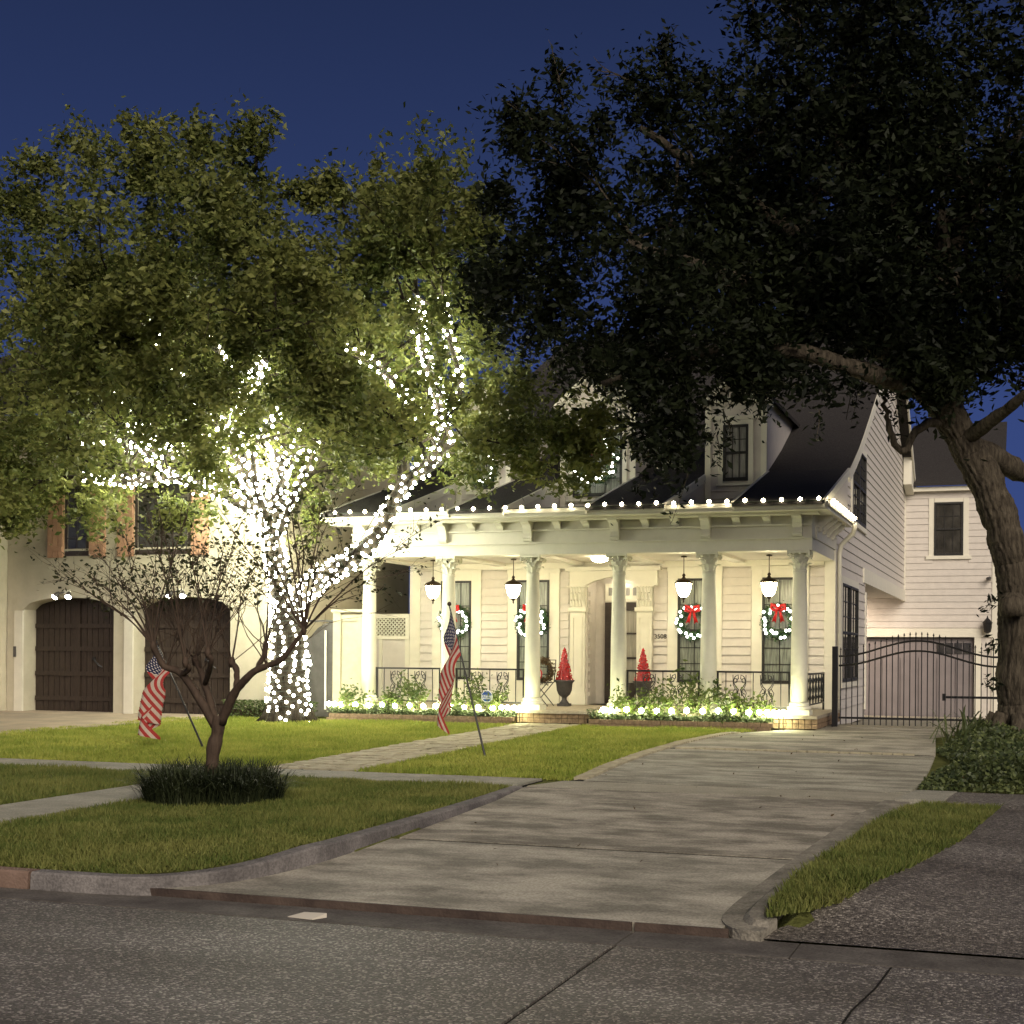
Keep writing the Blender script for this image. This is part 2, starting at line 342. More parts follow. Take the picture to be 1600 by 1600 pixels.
def strip_poly(mb, left, right, zf, th=.1):
    'closed slab between two polylines of equal length'
    b = len(mb.v); n = len(left)
    for (x, y), (x2, y2) in zip(left, right):
        z, z2 = zf(x, y), zf(x2, y2)
        mb.v += [(x, y, z), (x2, y2, z2), (x2, y2, z2-th), (x, y, z-th)]
    for i in range(n-1):
        a = b+4*i; c = a+4
        for k in range(4): k2 = (k+1) % 4; mb.face((a+k, a+k2, c+k2, c+k))
    mb.face((b, b+3, b+2, b+1)); e = b+4*(n-1); mb.face((e, e+1, e+2, e+3))
    return mb
def lerp_poly(pts, y):
    for (x0, y0), (x1, y1) in zip(pts, pts[1:]):
        if y <= y1: return x0+(x1-x0)*(y-y0)/(y1-y0)
    return pts[-1][0]
DL = [(-4.70, 8.05), (-4.66, 9.5), (-4.70, 11), (-4.74, 12.9), (-4.86, 14.2), (-4.62, 15.1), (-4.76, 16.8), (-4.82, 18.6), (-4.80, 20.8), (-4.56, 22.9), (-3.95, 24.2), (-3.2, 25.4)]
DR = [(-1.60, 8.05), (-1.52, 9.5), (-1.34, 12.2), (-1.16, 14.1), (-1.02, 16), (-1.05, 18), (-1.1, 20), (-1.3, 23.5), (-.45, 25.4)]
drv = tag(strip_poly(MB(), [(lerp_poly(DL, y)+.02, y) for y in np.linspace(8.08, 25.4, 220)], [(lerp_poly(DR, y)-.02, y) for y in np.linspace(8.08, 25.4, 220)], lambda x, y: drive_z(y)-.007).build('driveway', M['joint']), kind='structure')
def slab(y0, y1, mat, fl=0.0, fr=0.0, n=10):
    Y = np.linspace(y0, y1, n)
    def lx(y):
        x = lerp_poly(DL, y)
        if y0 < 8.1: x = kerb_x(y)+.02
        return x+fl
    strip_poly(MB(), [(lx(y), y) for y in Y], [(lerp_poly(DR, y)-fr, y) for y in Y], lambda x, y: drive_z(y), .12).build('slab', mat, drv)
slab(8.075, 10.465, M['concrete'], n=40); slab(10.535, 14.05, M['concrete2']); slab(14.13, 14.89, M['bandconc'])
slab(14.98, 19.62, M['concrete3'], .16); slab(19.80, 25.35, M['concrete'], .16)
for x0, x1 in ((-5.45, -2.12), (-2.10, -1.56)): MB().box(x0, x1, 8.045, 8.072, -.02, .052).build('lip', M['shadowlip'], drv)
# paver edging and cross row
pav = MB().box(-.5, .5, -.5, .5, -.5, .5).mesh('paver', M['flag'])
y = 15.2
while y < 23.2:
    x = lerp_poly(DL, y); link('paver', pav, drv, (x+.06, y, drive_z(y)-.03+random.uniform(0, .006)), (.17, .105, .09), (0, 0, random.uniform(-.06, .06))); y += .122
x = -4.5
while x < -1.35:
    link('paver', pav, drv, (x, 19.71, drive_z(19.7)-.03+random.uniform(0, .006)), (.125, .14, .09), (0, 0, random.uniform(-.05, .05))); x += .14
# driveway behind the gate
tag(strip_poly(MB(), [(-3.25, 25.42), (-3.25, 33), (-9, 33.1), (-9, 44)], [(.6, 25.42), (.6, 33), (.6, 33.1), (.6, 44)], lambda x, y: yard_z(y)+.006).build('rear_driveway', M['bandconc']), kind='structure')
# kerbs
def sweep(mb, path, prof):
    'prof: closed outline (offset to the right of travel, height) per path point'
    b = len(mb.v); n = len(path); k = len(prof(0))
    for i in range(n):
        p = Vector(path[i][:2]); t = (Vector(path[min(i+1, n-1)][:2])-Vector(path[max(i-1, 0)][:2])).normalized(); r = Vector((t.y, -t.x))
        for o, h in prof(i): q = p+r*o; mb.v.append((q.x, q.y, h))
    for i in range(n-1):
        for j in range(k): j2 = (j+1) % k; mb.face((b+i*k+j, b+i*k+j2, b+(i+1)*k+j2, b+(i+1)*k+j))
    mb.face(tuple(range(b, b+k))[::-1]); mb.face(tuple(range(b+(n-1)*k, b+n*k)))
    return mb
def smooth_path(pts, n):
    pts = [Vector(p) for p in pts]; P = [pts[0]*2-pts[1]]+pts+[pts[-1]*2-pts[-2]]; out = []
    for i in range(1, len(P)-2):
        for k in range(n):
            t = k/n; a, b, c, d = P[i-1], P[i], P[i+1], P[i+2]
            out.append(.5*((2*b)+(c-a)*t+(2*a-5*b+4*c-d)*t*t+(3*b-a-3*c+d)*t**3))
    out.append(pts[-1]); return out
kb = tag(MB().box(-30, -6.0, 8.06, 8.12, -.1, .10).build('kerb', M['joint']), kind='structure')
def kprof_left(path, y_end):
    def f(i):
        p = path[i]; top = yard_z(p[1])+.006; base = (drive_z(max(p[1], 8.05)) if p[0] > -5.4 else 0)-.08
        return [(.072, base), (.060, top-.014), (.048, top), (-.062, top), (-.066, top-.1)]
    return f
for x0, x1, mt in ((-30, -14.05, 'kerb'), (-14.03, -6.24, 'rustkerb')):
    pth = [(x, 8.02) for x in np.linspace(x0, x1, 6)]
    sweep(MB(), pth, kprof_left(pth, 0)).build('kerb_stone', M[mt], kb)
kl = [(p.x, p.y) for p in smooth_path([(-6.22, 8.02), (-5.5, 8.06), (-5.12, 8.3), (-4.9, 8.75), (-4.8, 9.5), (-4.80, 10.47)], 6)]
sweep(MB(), kl, kprof_left(kl, 0)).build('kerb_stone', M['kerb'], kb)
kl2 = [(p.x, p.y) for p in smooth_path([(-4.80, 10.50), (-4.82, 11.7), (-4.86, 12.9), (-4.93, 14.06)], 6)]
sweep(MB(), kl2, kprof_left(kl2, 0)).build('kerb_stone', M['kerb'], kb)
kr = [(p.x, p.y) for p in smooth_path([(-1.34, 8.12), (-1.47, 8.17), (-1.54, 8.5), (-1.50, 9.5), (-1.32, 12.2), (-1.12, 14.05)], 6)]
def kprof_r(i):
    p = kr[i]; f = max(0, 1-(p[1]-8.05)/5); top = drive_z(max(8.05, p[1]))+.008; b = top-.16
    return [(.125, b), (.12, top), (.0, top+.004), (-.035, top+.035*f), (-.11, top+.04*f), (-.118, top+.03*f), (-.12, b)]
sweep(MB(), kr[::-1], lambda i: kprof_r(len(kr)-1-i)).build('kerb_stone', M['kerbpale'], kb)
# pebbled neighbour drive at the right
sl = STRIP_R; Y = np.linspace(8.035, 15.0, 26)
def agg_z(x, y):
    t = min(1, max(0, (x-strip_x(y))/.6)); t = t*t*(3-2*t); e = min(1, max(0, (y-8.06)/.7)); e = e*e*(3-2*e)
    return .012+((yard_z(y)-.012)*(1-t)+(drive_z(y)+.02)*t-.012)*e
ao = [-.05, .08, .2, .32, .45, .62, 1.2, 9]; AV = []
for y in Y:
    x0 = strip_x(y) if y < 13.95 else -.95
    for k_ in ao: AV.append((x0+k_, y, agg_z(x0+k_ if y < 13.95 else 5, y)+.004))
na = len(ao); ai = (np.arange(len(Y)-1)[:, None]*na+np.arange(na-1)[None]).ravel()
tag(link('pebble_driveway', npmesh('pebble_driveway', np.array(AV), np.stack([ai, ai+1, ai+na+1, ai+na], 1), M['agg'])), kind='structure')
tag(MB().prism([(-1.14, 14.02), (-.70, 14.02), (-.62, 15.02), (-1.02, 15.02)], .15, .250, 'z').build('pavement', M['walkconc']), kind='structure')
# sidewalk and paths
sw = tag(MB().box(-32, -4.95, 14.13, 14.95, .1, .205).build('sidewalk', M['joint']), kind='structure')
x = -4.96
while x > -32:
    x0 = x-1.5; MB().box(x0+.012, x, 14.12, 14.96, .1, .226+random.uniform(0, .003)).build('slab', M['walkconc'], sw); x = x0
ph = tag(MB().box(-8.53, -7.77, 8.15, 14.1, .05, .16).build('path', M['joint']), kind='structure')
y = 8.14
while y < 14.0:
    y1 = min(y+1.19, 14.10); strip_poly(MB(), [(-8.55, y), (-8.55, y1-.014)], [(-7.75, y), (-7.75, y1-.014)], lambda x, y: yard_z(y)+.014).build('slab', M['walkconc'], ph); y = y1
fw = tag(strip_poly(MB(), [(-8.4, 14.98), (-8.45, 24.1)], [(-7.25, 14.98), (-7.25, 24.1)], lambda x, y: yard_z(y)-.002).build('flagstone_path', M['joint']), kind='structure')
y = 15.0
while y < 24.05:
    h = random.uniform(.24, .40); h = min(h, 24.1-y); x = -8.42
    while x < -7.26:
        wd = random.uniform(.28, .55)
        if x+wd > -7.45: wd = -7.25-x
        if h > .06:
            j = lambda a: a+random.uniform(-.022, .022)
            poly = [(j(x+.03), j(y+.012)), (j(x+wd-.03), j(y+.012)), (j(x+wd-.012), j(y+h*.5)), (j(x+wd-.03), j(y+h-.012)), (j(x+.03), j(y+h-.012)), (j(x+.012), j(y+h*.5))]
            MB().prism(poly, yard_z(y)-.03, yard_z(y)+.014+random.uniform(0, .010), 'z').build('flagstone', M['flag'], fw)
        x += wd
    y += h
tag(strip_poly(MB(), [(-26, 15.2), (-26, 24.3)], [(-15.6, 15.2), (-14.1, 24.3)], lambda x, y: yard_z(y)+.02).build('garage_forecourt', M['drivetan']), kind='structure')

# ------------------------------------------------------------------ lawns
def grass(name, poly, dens, hgt, wid, mat, label, lift=0.0):
    P = np.array(poly); x0, y0 = P.min(0); x1, y1 = P.max(0); n = int((x1-x0)*(y1-y0)*dens)
    x = RNG.uniform(x0, x1, n); y = RNG.uniform(y0, y1, n); k = inside(poly, x, y); x, y = x[k], y[k]; n = len(x)
    z = np.array([yard_z(q) for q in y])-.012+lift
    th = RNG.uniform(0, 6.283, n); h = hgt*RNG.uniform(.55, 1.3, n)*(1+.25*np.sin(x*2.3+1)*np.sin(y*1.9)+.25*np.sin(x*7.3+y*3)*np.sin(y*6.1-x*2)); lean = RNG.normal(0, .45, (n, 2))*h[:, None]; wd = wid*RNG.uniform(.7, 1.3, n)*.5
    V = np.empty((n, 3, 3)); V[:, 0] = np.stack([x-np.cos(th)*wd, y-np.sin(th)*wd, z], 1); V[:, 1] = np.stack([x+np.cos(th)*wd, y+np.sin(th)*wd, z], 1); V[:, 2] = np.stack([x+lean[:, 0], y+lean[:, 1], z+h], 1)
    return tag(link(name, npmesh(name, V.reshape(-1, 3), np.arange(3*n).reshape(n, 3), mat)), label, 'grass', kind='stuff')
grass('grass', [(-14, 8.1), (-8.57, 8.1), (-8.57, 14.1), (-14, 14.1)], 2600, .055, .014, M['grassdark'], 'mown grass verge beyond the slab path at the street')
grass('grass', [(-7.73, 8.11), (-5.6, 8.14), (-5.2, 8.4), (-4.98, 8.85), (-4.89, 9.5), (-4.89, 11), (-4.93, 12.9), (-5.0, 14.1), (-7.73, 14.1)], 4200, .045, .012, M['grassdark'], 'mown grass verge between slab path and driveway kerb')
grass('grass', [(-15.5, 14.98), (-8.42, 14.98), (-8.44, 23.95), (-8.6, 24.0), (-12.0, 23.75), (-14.0, 24.0), (-14.9, 23)], 1700, .052, .019, M['grass'], 'bright front lawn around the light-wrapped tree')
grass('grass', [(-7.23, 14.98), (-4.66, 14.98), (-4.78, 16.8), (-4.85, 18.6), (-4.83, 20.8), (-4.58, 22.9), (-4.1, 24.0), (-7.23, 24.1)], 2000, .052, .018, M['grass'], 'front lawn wedge between flagstone path and driveway')
grass('grass', [(-1.36, 8.15), (-1.16, 8.34), (-1.00, 8.62), (-.70, 9.87), (-.44, 11.4), (-.20, 13.9), (-.90, 14.0), (-1.02, 13.5), (-1.17, 12.2), (-1.35, 9.5), (-1.40, 8.5)], 5600, .05, .012, M['grassdark'], 'small tongue of grass between concrete and pebbled driveways')
# ------------------------------------------------------------------ the white house
YC, YW = 24.5, 27.3            # column line, front wall
COLX = [-11.55, -9.95, -8.32, -6.72, -5.12, -3.57]
H = empty('white_house', (-7.5, 27, .35), 'white clapboard house with columned porch and lights along its eave', 'house')
UB = MB(); UB.v = [(-.5, 0, -.5), (.5, 0, -.5), (.5, 0, .5), (-.5, 0, .5), (-.5, -1, -.5), (.5, -1, -.5), (.5, -.25, .5), (-.5, -.25, .5)]
for q in ((0, 1, 2, 3), (4, 7, 6, 5), (0, 4, 5, 1), (1, 5, 6, 2), (2, 6, 7, 3), (3, 7, 4, 0)): UB.face(q[::-1])
BOARD = UB.mesh('siding_board', M['white'])
def boards(wall, x0, x1, y, z0, z1, step=.165, t=.034, side=False):
    'clapboards on a wall that faces -y (or +x when side)'
    z = z0
    while z < z1-.03:
        h = min(step, z1-z)-.010
        if side: link('siding_board', BOARD, wall, (y, (x0+x1)/2, z+h/2), (abs(x1-x0), t, h), (0, 0, R(90)))
        else: link('siding_board', BOARD, wall, ((x0+x1)/2, y, z+h/2), (x1-x0, t, h))
        z += step
brk = MB().box(-.5, .5, -.5, .5, -.5, .5).mesh('brick', M['brick'])
# porch floor with a brick riser
pf = MB().box(-11.95, -3.28, 24.26, 27.3, .2, .53).build('porch_floor', M['soil'], H)
MB().box(-12.0, -3.22, 24.16, 27.28, .532, .585).build('floor_cap', M['cap'], pf)
for xa, xb in ((-8.5, -7.1), (-4.05, -3.24)):
    x = xa
    while x < xb:
        for zz in (.405, .49): link('brick', brk, pf, (x+.05, 24.235+random.uniform(-.004, .004), zz), (.094, .07, .075))
        x += .104
y = 24.32
while y < 27.2:
    for zz in (.405, .49): link('brick', brk, pf, (-3.255+random.uniform(-.004, .004), y, zz), (.07, .19, .075))
    y += .205
# columns
def capital_mesh(c, r0, h, wd):
    mb = MB(); x, y, z = c
    mb.lathe([(r0, 0), (r0*1.12, .02), (r0, .04), (r0*.80, .06), (r0*.80, h*.5), (r0*.95, h*.75), (wd*.40, h*.86)], c, 14)
    for row, (zz, hh, rr, n) in enumerate(((.04, h*.32, r0*.92, 9), (.04+h*.20, h*.36, r0*.92, 9), (.04+h*.42, h*.36, r0*.96, 9))):
        for k in range(n):
            a = 2*math.pi*(k+row*.5)/n; d = Vector((math.cos(a), math.sin(a), 0)); tn = Vector((-d.y, d.x, 0)); ww = r0*.36
            P = [(0, .0, 1), (.016, hh*.5, 1.1), (.042, hh*.85, .95), (.085, hh*.98, .6), (.10, hh*.76, .25)]
            b = len(mb.v)
            for o, q, f in P:
                base = Vector((x, y, z+zz+q))+d*(rr+o)
                mb.v += [tuple(base-tn*ww*f+d*-.012), tuple(base+d*.012), tuple(base+tn*ww*f+d*-.012)]
            for i in range(4):
                for j in range(2): q = b+i*3+j; mb.face((q, q+1, q+4, q+3))
    for k in range(4):                     # corner volutes
        a = math.pi/4+k*math.pi/2; d = Vector((math.cos(a), math.sin(a), 0))
        pts = [Vector((x, y, z+h*.55))+d*r0, Vector((x, y, z+h*.74))+d*(r0*1.25)]
        cc = Vector((x, y, z+h*.78))+d*(wd*.60)
        for i in range(9): t = R(200)-i*R(50); q = .045*(1-i/11); pts.append(cc+d*math.cos(t)*q+Vector((0, 0, math.sin(t)*q)))
        mb.tube(pts, .014, 5)
    mb.box(x-wd/2, x+wd/2, y-wd/2, y+wd/2, z+h*.88, z+h)
    return mb
for x in COLX:
    cb = MB(); cb.box(x-.20, x+.20, YC-.20, YC+.20, .585, .67); cb.lathe([(.19, 0), (.205, .03), (.19, .06), (.165, .075), (.175, .10), (.16, .125)], (x, YC, .67), 24)
    c = MB().lathe([(.142, 0), (.141, .5), (.136, 1.1), (.126, 1.7), (.112, 2.18), (.118, 2.19), (.118, 2.215), (.110, 2.22)], (x, YC, .79), 28).build('column', M['column'], H, True)
    cb.build('column_base', M['column'], c); capital_mesh((x, YC, 3.0), .108, .35, .38).build('capital', M['column'], c)
# entablature with brackets, cornice and gutter
en = MB(); XL, XR = -11.80, -3.34
for y0, y1, z0, z1 in ((24.30, 24.70, 3.352, 3.56), (24.275, 24.70, 3.562, 3.76), (24.215, 24.70, 3.762, 3.79), (24.285, 24.70, 3.792, 3.97)): en.box(XL, XR, y0, y1, z0, z1)
en.box(XL, XR, 24.238, 24.7, 3.542, 3.575)
for x0, x1, z0, z1 in ((XR-.36, XR, 3.353, 3.56), (XR-.36, XR+.025, 3.563, 3.76), (XR-.36, XR+.05, 3.763, 3.79), (XR-.36, XR+.015, 3.793, 3.965)): en.box(x0, x1, 24.702, 27.29, z0, z1)
en.box(XL, XL+.36, 24.702, 27.29, 3.353, 3.96)
e = en.build('entablature', M['trim'], H)
cr = MB(); cr.box(-12.1, -3.02, 23.72, 27.28, 3.972, 4.03); cr.box(-12.12, -3.0, 23.69, 23.80, 4.032, 4.10); cr.box(-3.08, -2.99, 23.802, 27.4, 4.0325, 4.10); cr.box(-12.1, -3.2, 23.95, 24.28, 3.93, 3.971)
cr.build('cornice', M['trim'], e)
def bracket(x, big):
    if big: pr = [(24.285, 3.585), (24.16, 3.585), (24.15, 3.62), (24.17, 3.65), (24.165, 3.72), (24.13, 3.80), (24.08, 3.87), (23.98, 3.90), (23.97, 3.93), (24.285, 3.93)]; wd = .078
    else: pr = [(24.285, 3.79), (24.24, 3.79), (24.23, 3.82), (24.20, 3.86), (24.10, 3.90), (24.09, 3.93), (24.285, 3.93)]; wd = .062
    MB().prism(pr, x-wd, x+wd, 'x').build('bracket', M['trim'], e)
for a, b in zip(COLX, COLX[1:]):
    bracket(a, True)
    for k in (1, 2): bracket(a+(b-a)*k/3, False)
bracket(COLX[-1], True)
for k, yy in enumerate((24.9, 25.5, 26.1, 26.7)):
    pr = [(XR+.015, 3.70), (XR+.07, 3.70), (XR+.10, 3.78), (XR+.20, 3.86), (XR+.26, 3.93), (XR+.26, 3.971), (XR+.015, 3.971)]
    MB().prism(pr, yy-.06, yy+.06, 'y').build('bracket', M['trim'], e)
pc = MB().box(-11.45, -3.69, 24.71, 27.29, 3.40, 3.46).build('porch_ceiling', M['ceil'], H)
for x in COLX[1:-1]: MB().box(x-.11, x+.11, 24.72, 27.27, 3.345, 3.399).build('ceiling_beam', M['trim'], pc)
# front wall: trim boards and clapboard panels
fwall = MB().box(-11.95, -8.16, YW+.03, YW+.25, .4, 3.4); fwall.box(-7.02, -3.36, YW+.03, YW+.25, .4, 3.4); fwall.box(-8.158, -7.022, YW+.03, YW+.25, 3.2, 3.4)
fwall = fwall.build('front_wall', M['white'], H)
WX = [(-11.25, -10.59), (-9.60, -8.92), (-6.31, -5.66), (-4.68, -4.02)]
for x0, x1 in ((-11.72, -11.45), (-10.38, -9.81), (-8.70, -8.52), (-6.79, -6.52), (-5.45, -4.89), (-3.80, -3.52)): boards(fwall, x0, x1, YW+.03, .6, 3.28)
tb = MB()
for x0, x1 in ((-11.95, -11.722), (-3.518, -3.34)): tb.box(x0, x1, YW-.005, YW+.03, .586, 3.399)
for a, b in WX:
    tb.box(a-.20, a, YW-.012, YW+.03, .586, 3.28); tb.box(b, b+.21, YW-.012, YW+.03, .586, 3.28); tb.box(a+.002, b-.002, YW-.010, YW+.03, 3.06, 3.278); tb.box(a+.002, b-.002, YW-.010, YW+.03, .587, 1.05)
    tb.box(a-.21, b+.22, YW-.03, YW-.013, 3.20, 3.27)
tb.pieces('trim_board', M['trim'], fwall)
MB().box(-11.71, -3.53, YW-.02, YW+.0295, 3.281, 3.398).build('frieze_board', M['trim'], fwall)
def window(parent, x0, x1, y, z0, z1, cols=2, pane='curtain', rows=(2, 3), side=False, split=.5, sash=.045):
    'a sash window: dark frame, panes and glazing bars'
    def bx(mb, a, b, d0, d1, c, d):
        if side: mb.box(y-d1, y-d0, a, b, c, d)
        else: mb.box(a, b, y+d0, y+d1, c, d)
        return mb
    f = MB(); q = sash
    bx(f, x0, x0+q, -.03, .03, z0, z1); bx(f, x1-q, x1, -.03, .03, z0, z1); bx(f, x0+q, x1-q, -.03, .03, z0, z0+q*1.3); bx(f, x0+q, x1-q, -.03, .03, z1-q, z1)
    zm = z0+(z1-z0)*split; bx(f, x0+q, x1-q, -.028, .03, zm-.025, zm+.025)
    wn = f.build('window', M['darkframe'], parent)
    for (a, b, rw, sname) in ((z0+q*1.3, zm-.025, rows[1], 'lower'), (zm+.025, z1-q, rows[0], 'upper')):
        cw = (x1-x0-2*q)/cols; ch = (b-a)/rw
        for i in range(cols):
            for k in range(rw):
                bx(MB(), x0+q+i*cw+.004, x0+q+(i+1)*cw-.004, .006, .012, a+k*ch+.004, a+(k+1)*ch-.004).build('pane', M[pane], wn)
        g = MB()
        for i in range(1, cols): bx(g, x0+q+i*cw-.008, x0+q+i*cw+.008, -.008, .02, a, b)
        for k in range(1, rw): bx(g, x0+q, x1-q, -.007, .019, a+k*ch-.008, a+k*ch+.008)
        if g.v: g.build('glazing_bar', M['darkframe'], wn)
    return wn
for a, b in WX: window(fwall, a, b, YW+.005, 1.052, 3.058, 3 if b < -9 else 2, 'curtain')
# door and its surround
ds = MB(); 
for x in (-8.31, -6.96):
    ds.box(x-.17, x+.17, YW-.10, YW+.03, .587, .80); ds.box(x-.15, x+.15, YW-.08, YW+.03, .80, 2.42); ds.box(x-.18, x+.18, YW-.13, YW+.03, 2.42, 2.50); ds.box(x-.16, x+.16, YW-.07, YW+.03, 2.50, 2.92)
    ds.box(x-.10, x-.08, YW-.095, YW-.08, .95, 2.32); ds.box(x+.08, x+.10, YW-.095, YW-.08, .95, 2.32); ds.box(x-.08, x+.08, YW-.095, YW-.08, 2.30, 2.32)
arch = [(-8.16, 2.93), (-7.98, 3.02), (-7.78, 3.08), (-7.59, 3.10), (-7.40, 3.08), (-7.20, 3.02), (-7.02, 2.93)]
ds.prism([(-8.48, 2.93)]+arch+[(-6.70, 2.93), (-6.70, 3.22), (-8.48, 3.22)], YW-.09, YW+.03, 'y'); ds.box(-8.55, -6.63, YW-.16, YW+.03, 3.222, 3.30)
ds = ds.build('door_surround', M['trim'], H)
for x in (-8.31, -6.96):
    cm = MB()
    for row, (z, n) in enumerate(((2.52, 5), (2.66, 4), (2.78, 5))):
        for k in range(n):
            xx = x-.15+.30*(k+.5)/n; hh = .15; b = len(cm.v)
            for o, q, f in ((0, 0, 1), (.02, hh*.5, 1.1), (.05, hh*.9, .7), (.075, hh*.8, .3)):
                ww = .03*f; cm.v += [(xx-ww, YW-.075-o, z+q), (xx, YW-.09-o, z+q), (xx+ww, YW-.075-o, z+q)]
            for i in range(3):
                for j in range(2): q = b+i*3+j; cm.face((q, q+1, q+4, q+3))
    cm.box(x-.21, x+.21, YW-.14, YW, 2.90, 2.928); cm.build('capital', M['trim'], ds)
rec = MB(); rec.box(-8.16, -8.13, YW+.031, YW+.70, .59, 3.19); rec.box(-7.05, -7.02, YW+.031, YW+.70, .59, 3.19); rec.box(-8.13, -7.05, YW+.031, YW+.70, 3.12, 3.19); rec.box(-8.13, -7.05, YW+.62, YW+.72, .59, 3.119)
rec.build('door_recess', M['white'], ds)
for k in range(13):
    MB().box(-8.129, -8.10, YW+.10, YW+.22, .75+k*.165, .75+k*.165+.09).build('recess_block', M['white'], ds)
d = MB(); d.box(-7.93, -7.80, YW+.56, YW+.615, .60, 2.62); d.box(-7.25, -7.12, YW+.56, YW+.615, .60, 2.62); d.box(-7.80, -7.25, YW+.56, YW+.615, 2.46, 2.62); d.box(-7.80, -7.25, YW+.56, YW+.615, .60, 1.02)
d.box(-7.80, -7.25, YW+.565, YW+.61, 1.49, 1.53); d.box(-7.80, -7.25, YW+.565, YW+.61, 1.98, 2.02)
d = d.build('door', M['doorbrown'], H)
for z0, z1 in ((1.02, 1.49), (1.53, 1.98), (2.02, 2.46)): MB().box(-7.797, -7.253, YW+.588, YW+.60, z0+.003, z1-.003).build('pane', M['doorglass'], d)
MB().lathe([(.01, 0), (.03, .01), (.03, .03), (.012, .045)], (-7.19, YW+.53, 1.5), 10).build('handle', M['bronze'], d)
tr = MB().box(-7.93, -7.12, YW+.58, YW+.615, 2.64, 3.0).build('transom', M['trim'], ds)
for k in range(3): MB().box(-7.86+k*.25, -7.68+k*.25, YW+.57, YW+.579, 2.76, 2.92).build('pane', M['blind'], ds)
# house number
bd = MB().box(-6.785, -6.515, YW-.006, YW+.001, 1.84, 2.03).build('number_plate', M['white'], H)
def text(name, body, size, loc, mat, parent, rot=(R(90), 0, 0), ext=.004):
    cu = bpy.data.curves.new(name, 'FONT'); cu.body = body; cu.size = size; cu.extrude = ext; cu.align_x = 'CENTER'; cu.align_y = 'CENTER'
    o = bpy.data.objects.new(name, cu); COL.objects.link(o); cu.materials.append(mat); o.location = loc; o.rotation_euler = rot
    dg = bpy.context.evaluated_depsgraph_get(); me = bpy.data.meshes.new_from_object(o.evaluated_get(dg)); bpy.data.objects.remove(o)
    return link(name, me, parent, loc, (1, 1, 1), rot)
text('house_number', '3508', .125, (-6.65, YW-.012, 1.935), M['blacksign'], bd)
# railings
def scroll(mb, cx, cz, y, hw, hh):
    'a flat lyre of iron scrolls'
    for sg in (-1, 1):
        p = [(sg*.02, -1), (sg*.5, -.82), (sg*.75, -.55), (sg*.3, -.25), (sg*.15, 0), (sg*.55, .2), (sg*.85, .48), (sg*.6, .8), (sg*.2, .9), (sg*.15, .66), (sg*.42, .6)]
        mb.tube([(cx+a*hw, y, cz+b*hh) for a, b in p], .010, 5)
        p2 = [(sg*.9, -.95), (sg*.7, -.6), (sg*.95, -.2), (sg*.6, .05), (sg*.85, .3), (sg*.9, .9)]
        mb.tube([(cx+a*hw, y, cz+b*hh) for a, b in p2], .008, 5)
        for q in (-.7, -.1, .55):
            mb.tube([(cx+sg*hw*(.55+.22*math.cos(t)), y, cz+hh*(q+.13*math.sin(t))) for t in np.linspace(0, 5.4, 9)], .008, 4)
    mb.tube([(cx, y, cz-hh), (cx, y, cz-.2*hh)], .009, 5)
def rail_bay(x0, x1):
    mb = MB(); mb.box(x0, x1, YC-.022, YC+.022, 1.285, 1.315); mb.box(x0, x1, YC-.014, YC+.014, .69, .712)
    for x in (x0, x1-.03): mb.box(x, x+.03, YC-.0155, YC+.0155, .586, 1.284)
    r = mb.build('railing', M['blackiron'], H); n = 8
    for k in range(1, n): 
        x = x0+(x1-x0)*k/n
        if k not in (2, 3, 5, 6): MB().box(x-.007, x+.007, YC-.007, YC+.007, .713, 1.284).build('baluster', M['blackiron'], r)
    for k in (2.5, 5.5):
        q = MB(); scroll(q, x0+(x1-x0)*k/n, .998, YC, .125, .28); q.build('scroll_panel', M['blackiron'], r)
rail_bay(-11.40, -10.10); rail_bay(-9.80, -8.47); rail_bay(-6.57, -5.27); rail_bay(-4.97, -3.72)
mb = MB(); mb.box(-3.52, -3.48, 24.72, 27.1, 1.25, 1.28); mb.box(-3.515, -3.485, 24.72, 27.1, .72, .74); mb.box(-3.518, -3.482, 27.08, 27.115, .586, 1.28)
r = mb.build('railing', M['blackiron'], H)
for k in range(6):
    y = 24.95+k*.37; MB().lathe([(.012, 0), (.012, .06), (.03, .10), (.014, .16), (.026, .25), (.014, .34), (.03, .42), (.012, .47), (.012, .51)], (-3.5, y, .74), 8).build('baluster', M['blackiron'], r, True)

# roof: profile in (y, z)
PROF = [(23.66, 4.12), (24.4, 4.315), (25.1, 4.502), (26.1, 4.768), (27.16, 5.05), (27.8, 5.29), (28.75, 5.66), (29.7, 6.09), (32.7, 7.52), (38.5, 10.3)]
def roof_slab(x0, x1, pts, name, parent, th=.10):
    return MB().prism(pts+[(y, z-th) for y, z in pts[::-1]], x0, x1, 'x').build(name, M['shingle'], parent)
DORM = [(-10.80, -9.65), (-8.60, -7.10), (-5.72, -4.57)]
rf = roof_slab(-12.15, -3.06, PROF[4:]+[(44.5, 6.55)], 'roof', H, .16)
edges = [-12.15, -10.80, -9.65, -8.60, -7.10, -5.72, -4.57, -3.06]
for k in range(0, 8, 2):
    x0, x1 = edges[k], edges[k+1]; p = roof_slab(x0, x1, PROF[:5], 'porch_roof', H, .07)
    under = [(y, z-.075) for y, z in PROF[:5]]
    for xa, xb in ((x0+.03, x0+.07), (x1-.07, x1-.03)):
        MB().prism(under+[(27.16, 4.101), (23.9, 4.101)], xa, xb, 'x').build('cheek_wall', M['white'], p)
    tr = MB()
    for xa, xb in ((x0-.012, x0+.03), (x1-.03, x1+.012)): tr.prism([(y, z+.012) for y, z in PROF[:5]]+[(y, z-.13) for y, z in PROF[4::-1] if y < 27.2], xa, xb, 'x')
    tr.build('rake_board', M['trim'], p)
